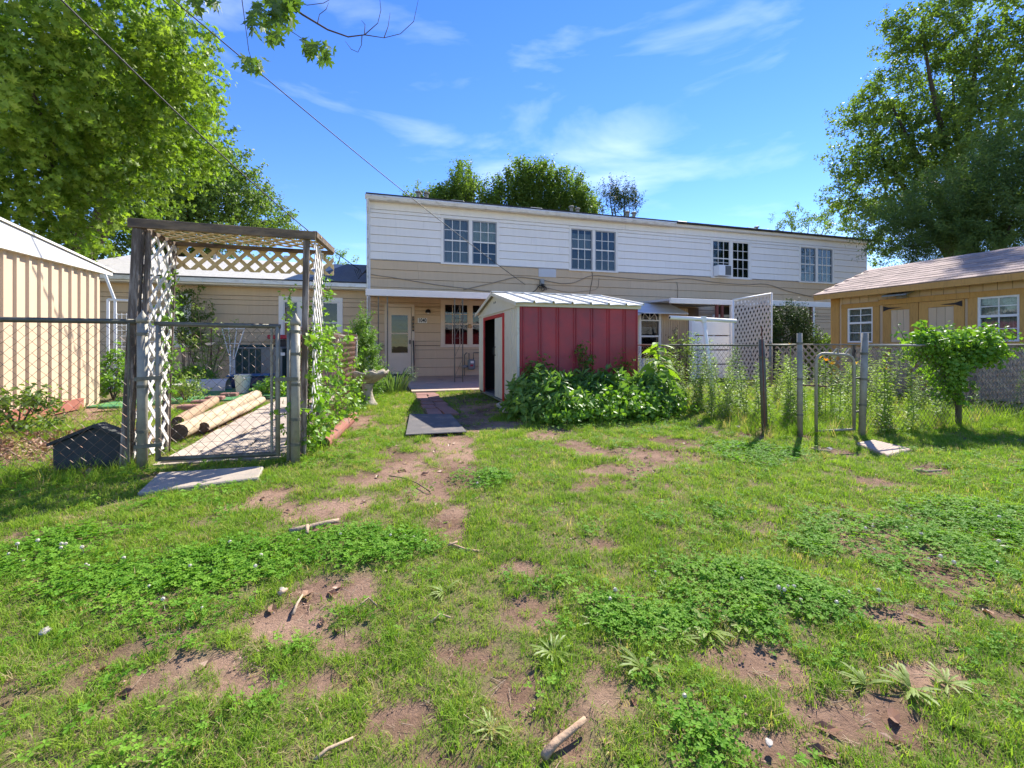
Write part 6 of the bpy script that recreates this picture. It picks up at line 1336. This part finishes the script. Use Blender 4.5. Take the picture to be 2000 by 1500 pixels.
# bright feathery shrub at the fence end, vines
dome('feathery_shrub', 'bright lime feathery shrub at the far end of the side fence', 'shrub', (.02, -5.45), (.24, .24), 1.35, 420, TW_W, 8, .8, 1.4)
def vine(name, label, fn, n, pr, s0=.7, s1=1.2, th=.06, stems=()):
    p0 = fn(.5, .5); t = thing(name, label, 'vine', (p0[0], p0[1], 0)); P_ = np.array([fn(RNG.random(), RNG.random()) for _ in range(n)]) + RNG.normal(0, th, (n, 3)) * np.array([1, 1, .5]); P_[:, 2] = np.maximum(P_[:, 2], .03)
    scatter('foliage', P_, eul(n, .7), RNG.uniform(s0, s1, n), pr, t)
    for s_ in stems: MB().tube(s_, .007, 5).build('stem', 'twig', t)
    return t
fx = lambda Y: pR[0] + (sx2 - pR[0]) * (Y - pR[1]) / (-5.7 - pR[1])
vine('fence_vine', 'leafy green vine on the side fence next to the gate post', lambda a, b: (fx(-9.1 + 1.6 * a * a) + .05, -9.1 + 1.6 * a * a, 1.1 * (b ** 1.2)), 120, TW_V, stems=([(pR[0] + .06, pR[1] + .3, 0), (pR[0] + .05, pR[1] + .35, .5), (pR[0] + .03, pR[1] + .3, 1.2)],))
vine('fence_vine', 'sparser vine along the far half of the rusty side fence', lambda a, b: (fx(-7.4 + 1.7 * a) + .06, -7.4 + 1.7 * a, .8 * b * b * b), 60, TW_V)
vine('arbor_vine', 'sparse green vine climbing the left lattice of the arbor', lambda a, b: (ax0 + .10, ay1 - .25 * a, .5 + 1.1 * b), 34, TW_V, .5, .8, .05, stems=([(ax0 + .1, ay1 - .1, 0), (ax0 + .13, ay1 - .15, .7), (ax0 + .12, ay1 - .05, 1.6)],))
vine('arbor_vine', 'small yellow-green shoots on the right arbor post', lambda a, b: (ax1 + .03 - .3 * (a > .7), ay1 - .1 * a, 1.15 + .42 * b), 22, TW_V, .5, .8, .05)
iv = G(1872, 832)
vine('ivy_mass', 'thick bright ivy hanging over the right fence rail', lambda a, b: (iv[0] - .60 + 1.22 * a, iv[1] + .02 + .1 * math.sin(a * 7), 1.05 + .035 * math.sin(a * 15) - (.10 + .14 * abs(math.sin(a * 8 + 1)) + .16 * math.exp(-((a - .42) / .25) ** 2)) * b), 340, TW_I, .8, 1.3, .085)
vine('ivy_mass', 'ivy trailing down the leaning fence stake', lambda a, b: (iv[0] - .25 + .3 * a - .05 * b, iv[1], .85 - .55 * b), 110, TW_I, .8, 1.2, .07, stems=([(iv[0] - .04, iv[1], 0), (iv[0] - .03, iv[1] + .02, .5), (iv[0] + .02, iv[1], .95)],))
dome('yard_shrub', 'leafy shrub poking through the left fence at the picture edge', 'shrub', (G(12, 850)[0], G(12, 850)[1] + .15), (.28, .22), .42, 60, TW_G, 9, .7, 1.1)
dome('yard_shrub', 'green leafy shrub between tan shed and arbor', 'shrub', (onY(222, 700, -3.9)[0], -3.9), (.35, .3), .75, 130, TW_V, 10)
def sparse(name, label, c, h, n, pr, sp_, stems=6, seed=0):
    r = random.Random(seed); t = thing(name, label, 'shrub', (c[0], c[1], 0)); P_ = []; st = MB()
    for k in range(stems):
        a = r.uniform(0, 2 * PI); top = Vector((c[0] + sp_ * math.cos(a) * r.random(), c[1] + .4 * sp_ * math.sin(a) * r.random(), h * r.uniform(.65, 1.))); b0 = Vector((c[0] + .05 * math.cos(a), c[1] + .05 * math.sin(a), 0)); mid = b0.lerp(top, .5) + rvec(r) * .06; st.tube([b0, mid, top], [.009, .007, .003], 5)
        for q in range(n // stems): f = r.uniform(.35, 1.) ; P_.append(tuple((b0.lerp(mid, f * 2) if f < .5 else mid.lerp(top, f * 2 - 1)) + rvec(r) * .12))
    scatter('foliage', P_, eul(len(P_), .8), RNG.uniform(.7, 1.3, len(P_)), pr, t); tag(st.build('stems', 'twig', t), kind='stuff')
sparse('rose_bush', 'sparse rose bush in front of the low house wall', (onY(405, 700, -1.3)[0], -1.3), 1.95, 90, TW_R, .75, 8, 1); sparse('rose_bush', 'dark climbing shrub beside the low house window', (onY(362, 700, .1)[0], .1), 2.6, 120, TW_G, .6, 8, 2)
dome('low_garden_plant', 'bright low plant behind the grey trough', 'plant', (onY(378, 722, -1.8)[0], -1.8), (.35, .25), .34, 90, TW_V, 11); dome('low_garden_plant', 'pale leafy plant above the trough', 'plant', (onY(398, 715, -1.6)[0], -1.6), (.22, .2), .66, 60, TW_R, 12)
dome('low_garden_plant', 'leafy weeds beside the olive planter', 'plant', (onY(362, 765, -4.4)[0], -4.4), (.25, .2), .3, 60, TW_R, 13); dome('low_garden_plant', 'green plants at the edge of the green pool', 'plant', (onY(530, 765, -4.1)[0] + .1, -4.15), (.3, .12), .16, 50, TW_V, 14)
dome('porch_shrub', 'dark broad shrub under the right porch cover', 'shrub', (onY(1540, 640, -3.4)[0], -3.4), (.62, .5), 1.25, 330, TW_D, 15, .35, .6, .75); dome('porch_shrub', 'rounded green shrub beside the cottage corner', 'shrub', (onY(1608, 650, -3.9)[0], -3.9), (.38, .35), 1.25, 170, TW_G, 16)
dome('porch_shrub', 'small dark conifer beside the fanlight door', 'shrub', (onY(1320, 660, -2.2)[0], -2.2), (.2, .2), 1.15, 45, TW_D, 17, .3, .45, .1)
sparse('twiggy_shrub', 'twiggy dry shrub left of the clothes pole', (onY(1335, 730, -5.2)[0], -5.2), 1.25, 60, TW_R, .5, 14, 4)
# tall weeds in the right yard
def weed(seed, h, nl, leaf, wr):
    r = random.Random(seed); b = MB(); pts = [Vector((0, 0, 0))]
    for k in range(5): pts.append(pts[-1] + Vector((r.gauss(0, .03), r.gauss(0, .03), h / 5)))
    b.tube(pts, [.006, .005, .005, .004, .003, .002], 4, False)
    for i in range(nl):
        t = (i + .5) / nl * 5; k = min(4, int(t)); o = pts[k].lerp(pts[k + 1], t - k); a = i * 2.4 + r.uniform(-.3, .3); s_ = leaf * r.uniform(.7, 1.2) * (1 - .45 * i / nl)
        leaf_flat(b, o, (math.cos(a), math.sin(a), r.uniform(-.2, .7)), (r.gauss(0, .2), r.gauss(0, .2), 1), s_, s_ * wr)
    me = b.mesh('leaves'); me.materials.append(MAT['weed_leaf']); return me
wm = [weed(s, 1.0, 110, .13, .26) for s in range(3)] + [weed(10 + s, .8, 80, .12, .34) for s in range(3)]
r = random.Random(12); spots = []
for k in range(52): spots.append((r.uniform(4.66, 5.5), r.uniform(-9.3, -6.2), r.uniform(.6, 1.1)))
for k in range(60): spots.append((r.uniform(5.5, 9.2), r.uniform(-9.6, -6.8), r.uniform(.5, .95)))
for x, y, h_ in ((1358, 790, 1.15), (1372, 790, 1.2), (1400, 795, 1.1), (1430, 800, .95), (1445, 800, 1.), (1530, 825, 1.05), (1545, 822, .95), (1718, 845, 1.15), (1722, 838, 1.0), (1740, 840, .9), (1760, 840, .85), (1780, 838, .8), (1640, 830, .85)): p = G(x, y); spots.append((p[0], p[1], h_))
for i, (x, y, s_) in enumerate(spots):
    me = wm[i % 6]; o = bpy.data.objects.new('tall_weed', me); COL.objects.link(o); o.location = (x, y, -.01); o.scale = (s_, s_, s_); o.rotation_euler = (r.gauss(0, .08), r.gauss(0, .08), r.uniform(0, 6.3)); tag(o, 'tall leafy weed stalk between the clothes pole and the dark leaning post' if x < 5.2 else 'tall leafy weed stalk in the yard behind the small gate' if x < 7 else 'tall leafy weed stalk in front of the lattice fence', 'weed', 'tall weeds in the right yard')
fl = MB()
for k in range(6):
    a = k * PI / 3; leaf_flat(fl, (0, 0, 0), (math.cos(a), math.sin(a), .8), (-math.cos(a), -math.sin(a), 1), .075, .032)
fl = fl.mesh('flower'); fl.materials.append(MAT['lily_petal']); stm = MB().tube([(0, 0, 0), (.01, .01, .3), (.0, .0, .62)], .005, 5).mesh('stem'); stm.materials.append(MAT['weed_leaf'])
for i, (x, y, lb) in enumerate(((1544, 676, 'orange daylily flower beside the slim fence post'), (1612, 705, 'yellow daylily bloom seen through the small gate, left'), (1600, 700, 'yellow daylily bloom at the left edge of the small gate'), (1672, 712, 'orange daylily bloom at the right edge of the small gate'), (1730, 722, 'orange daylily bloom right of the gate post'), (1625, 712, 'yellow daylily bloom in the middle of the small gate'))):
    p = onY(x, y, -9.2 + .15 * (i % 3)); t = thing('daylily', lb, 'flower', (p[0], p[1], 0)); put('stem', stm, t, (p[0], p[1], 0), (1, 1, p[2] / .62)); put('flower', fl, t, p, (.75, .75, .75), (.4, .2, i))
# dandelion rosettes
def rosette(seed, n, L):
    r = random.Random(seed); b = MB()
    for i in range(n):
        a = r.uniform(0, 2 * PI); el = r.uniform(.15, .9); l = L * r.uniform(.6, 1.1); pv = None
        for k in range(7):
            t = k / 6; d = l * t * math.cos(el * (1 - .6 * t)); z = l * math.sin(el) * (t - .55 * t * t) + .004; w = l * .075 * (math.sin(PI * t ** 1.4) + .15) * (1 if k % 2 else .55) * (k < 6); x, y = d * math.cos(a), d * math.sin(a); s_ = (-math.sin(a) * w, math.cos(a) * w); cur = ((x - s_[0], y - s_[1], z + w * .3), (x, y, z), (x + s_[0], y + s_[1], z + w * .3))
            if pv: b.quad(pv[0], pv[1], cur[1], cur[0]); b.quad(pv[1], pv[2], cur[2], cur[1])
            pv = cur
    me = b.mesh('rosette'); me.materials.append(MAT['dandelion']); return me
DLAB = ['at the upper edge of the largest right bare patch', 'just left of the largest right bare patch', 'right of the thick broken foreground stick', 'above the thick broken foreground stick', 'below the small reddish stick in mid lawn', 'in the middle of the right clover patch', 'largest of the cluster on the far right soil', 'at the lower edge of the right clover patch', 'leftmost of the cluster on the far right soil', 'right of the pale bare root', 'between mid lawn twig and right clover patch', 'rightmost of the cluster on the far right soil', 'small, on the soil below the right clover patch', 'lowest one, left of the thick broken stick', 'right of the pale slab of the left gate']
rm = [rosette(s, 20, .10) for s in range(4)]
for i, (x, y, s_) in enumerate(((1385, 1225, 1.25), (1325, 1245, 1.), (1255, 1300, 1.15), (1080, 1275, 1.), (868, 1155, .95), (1300, 1150, .8), (1780, 1340, 1.1), (1450, 1215, .9), (1690, 1330, .9), (700, 1050, .8), (1165, 1215, .8), (1850, 1330, .8), (1500, 1210, .7), (960, 1420, .8), (400, 960, .9))):
    p = G(x, y); o = bpy.data.objects.new('dandelion_plant', rm[i % 4]); COL.objects.link(o); o.location = (p[0], p[1], float(hgt(np.array(p[0]), np.array(p[1])))); o.scale = (s_ * .78,) * 3; o.rotation_euler = (0, 0, i * 1.3); tag(o, 'toothed dandelion rosette ' + DLAB[i], 'weed', 'dandelion rosettes in the lawn')
# white clover heads
ch = MB(); bm = bmesh.new(); bmesh.ops.create_icosphere(bm, subdivisions=1, radius=.008); ch.add([tuple(v.co + Vector((0, 0, .045))) for v in bm.verts], [tuple(v.index for v in f.verts) for f in bm.faces]); bm.free(); ch.tube([(0, 0, 0), (0, 0, .04)], .0008, 3, False)
CH = protos('clover_head', [ch], 'petal'); X, Y, Z = wedge(.8, 4.5, 26); k = (RNG.random(len(X)) < clover_mask(X, Y)) & ~blocked(X, Y); X, Y = X[k], Y[k]
tag(scatter('clover_flowers', np.stack([X, Y, hgt(X, Y)], -1), eul(len(X), .25), RNG.uniform(.7, 1.2, len(X)), CH), 'tiny white clover flower heads in the clover', 'flowers', kind='stuff')
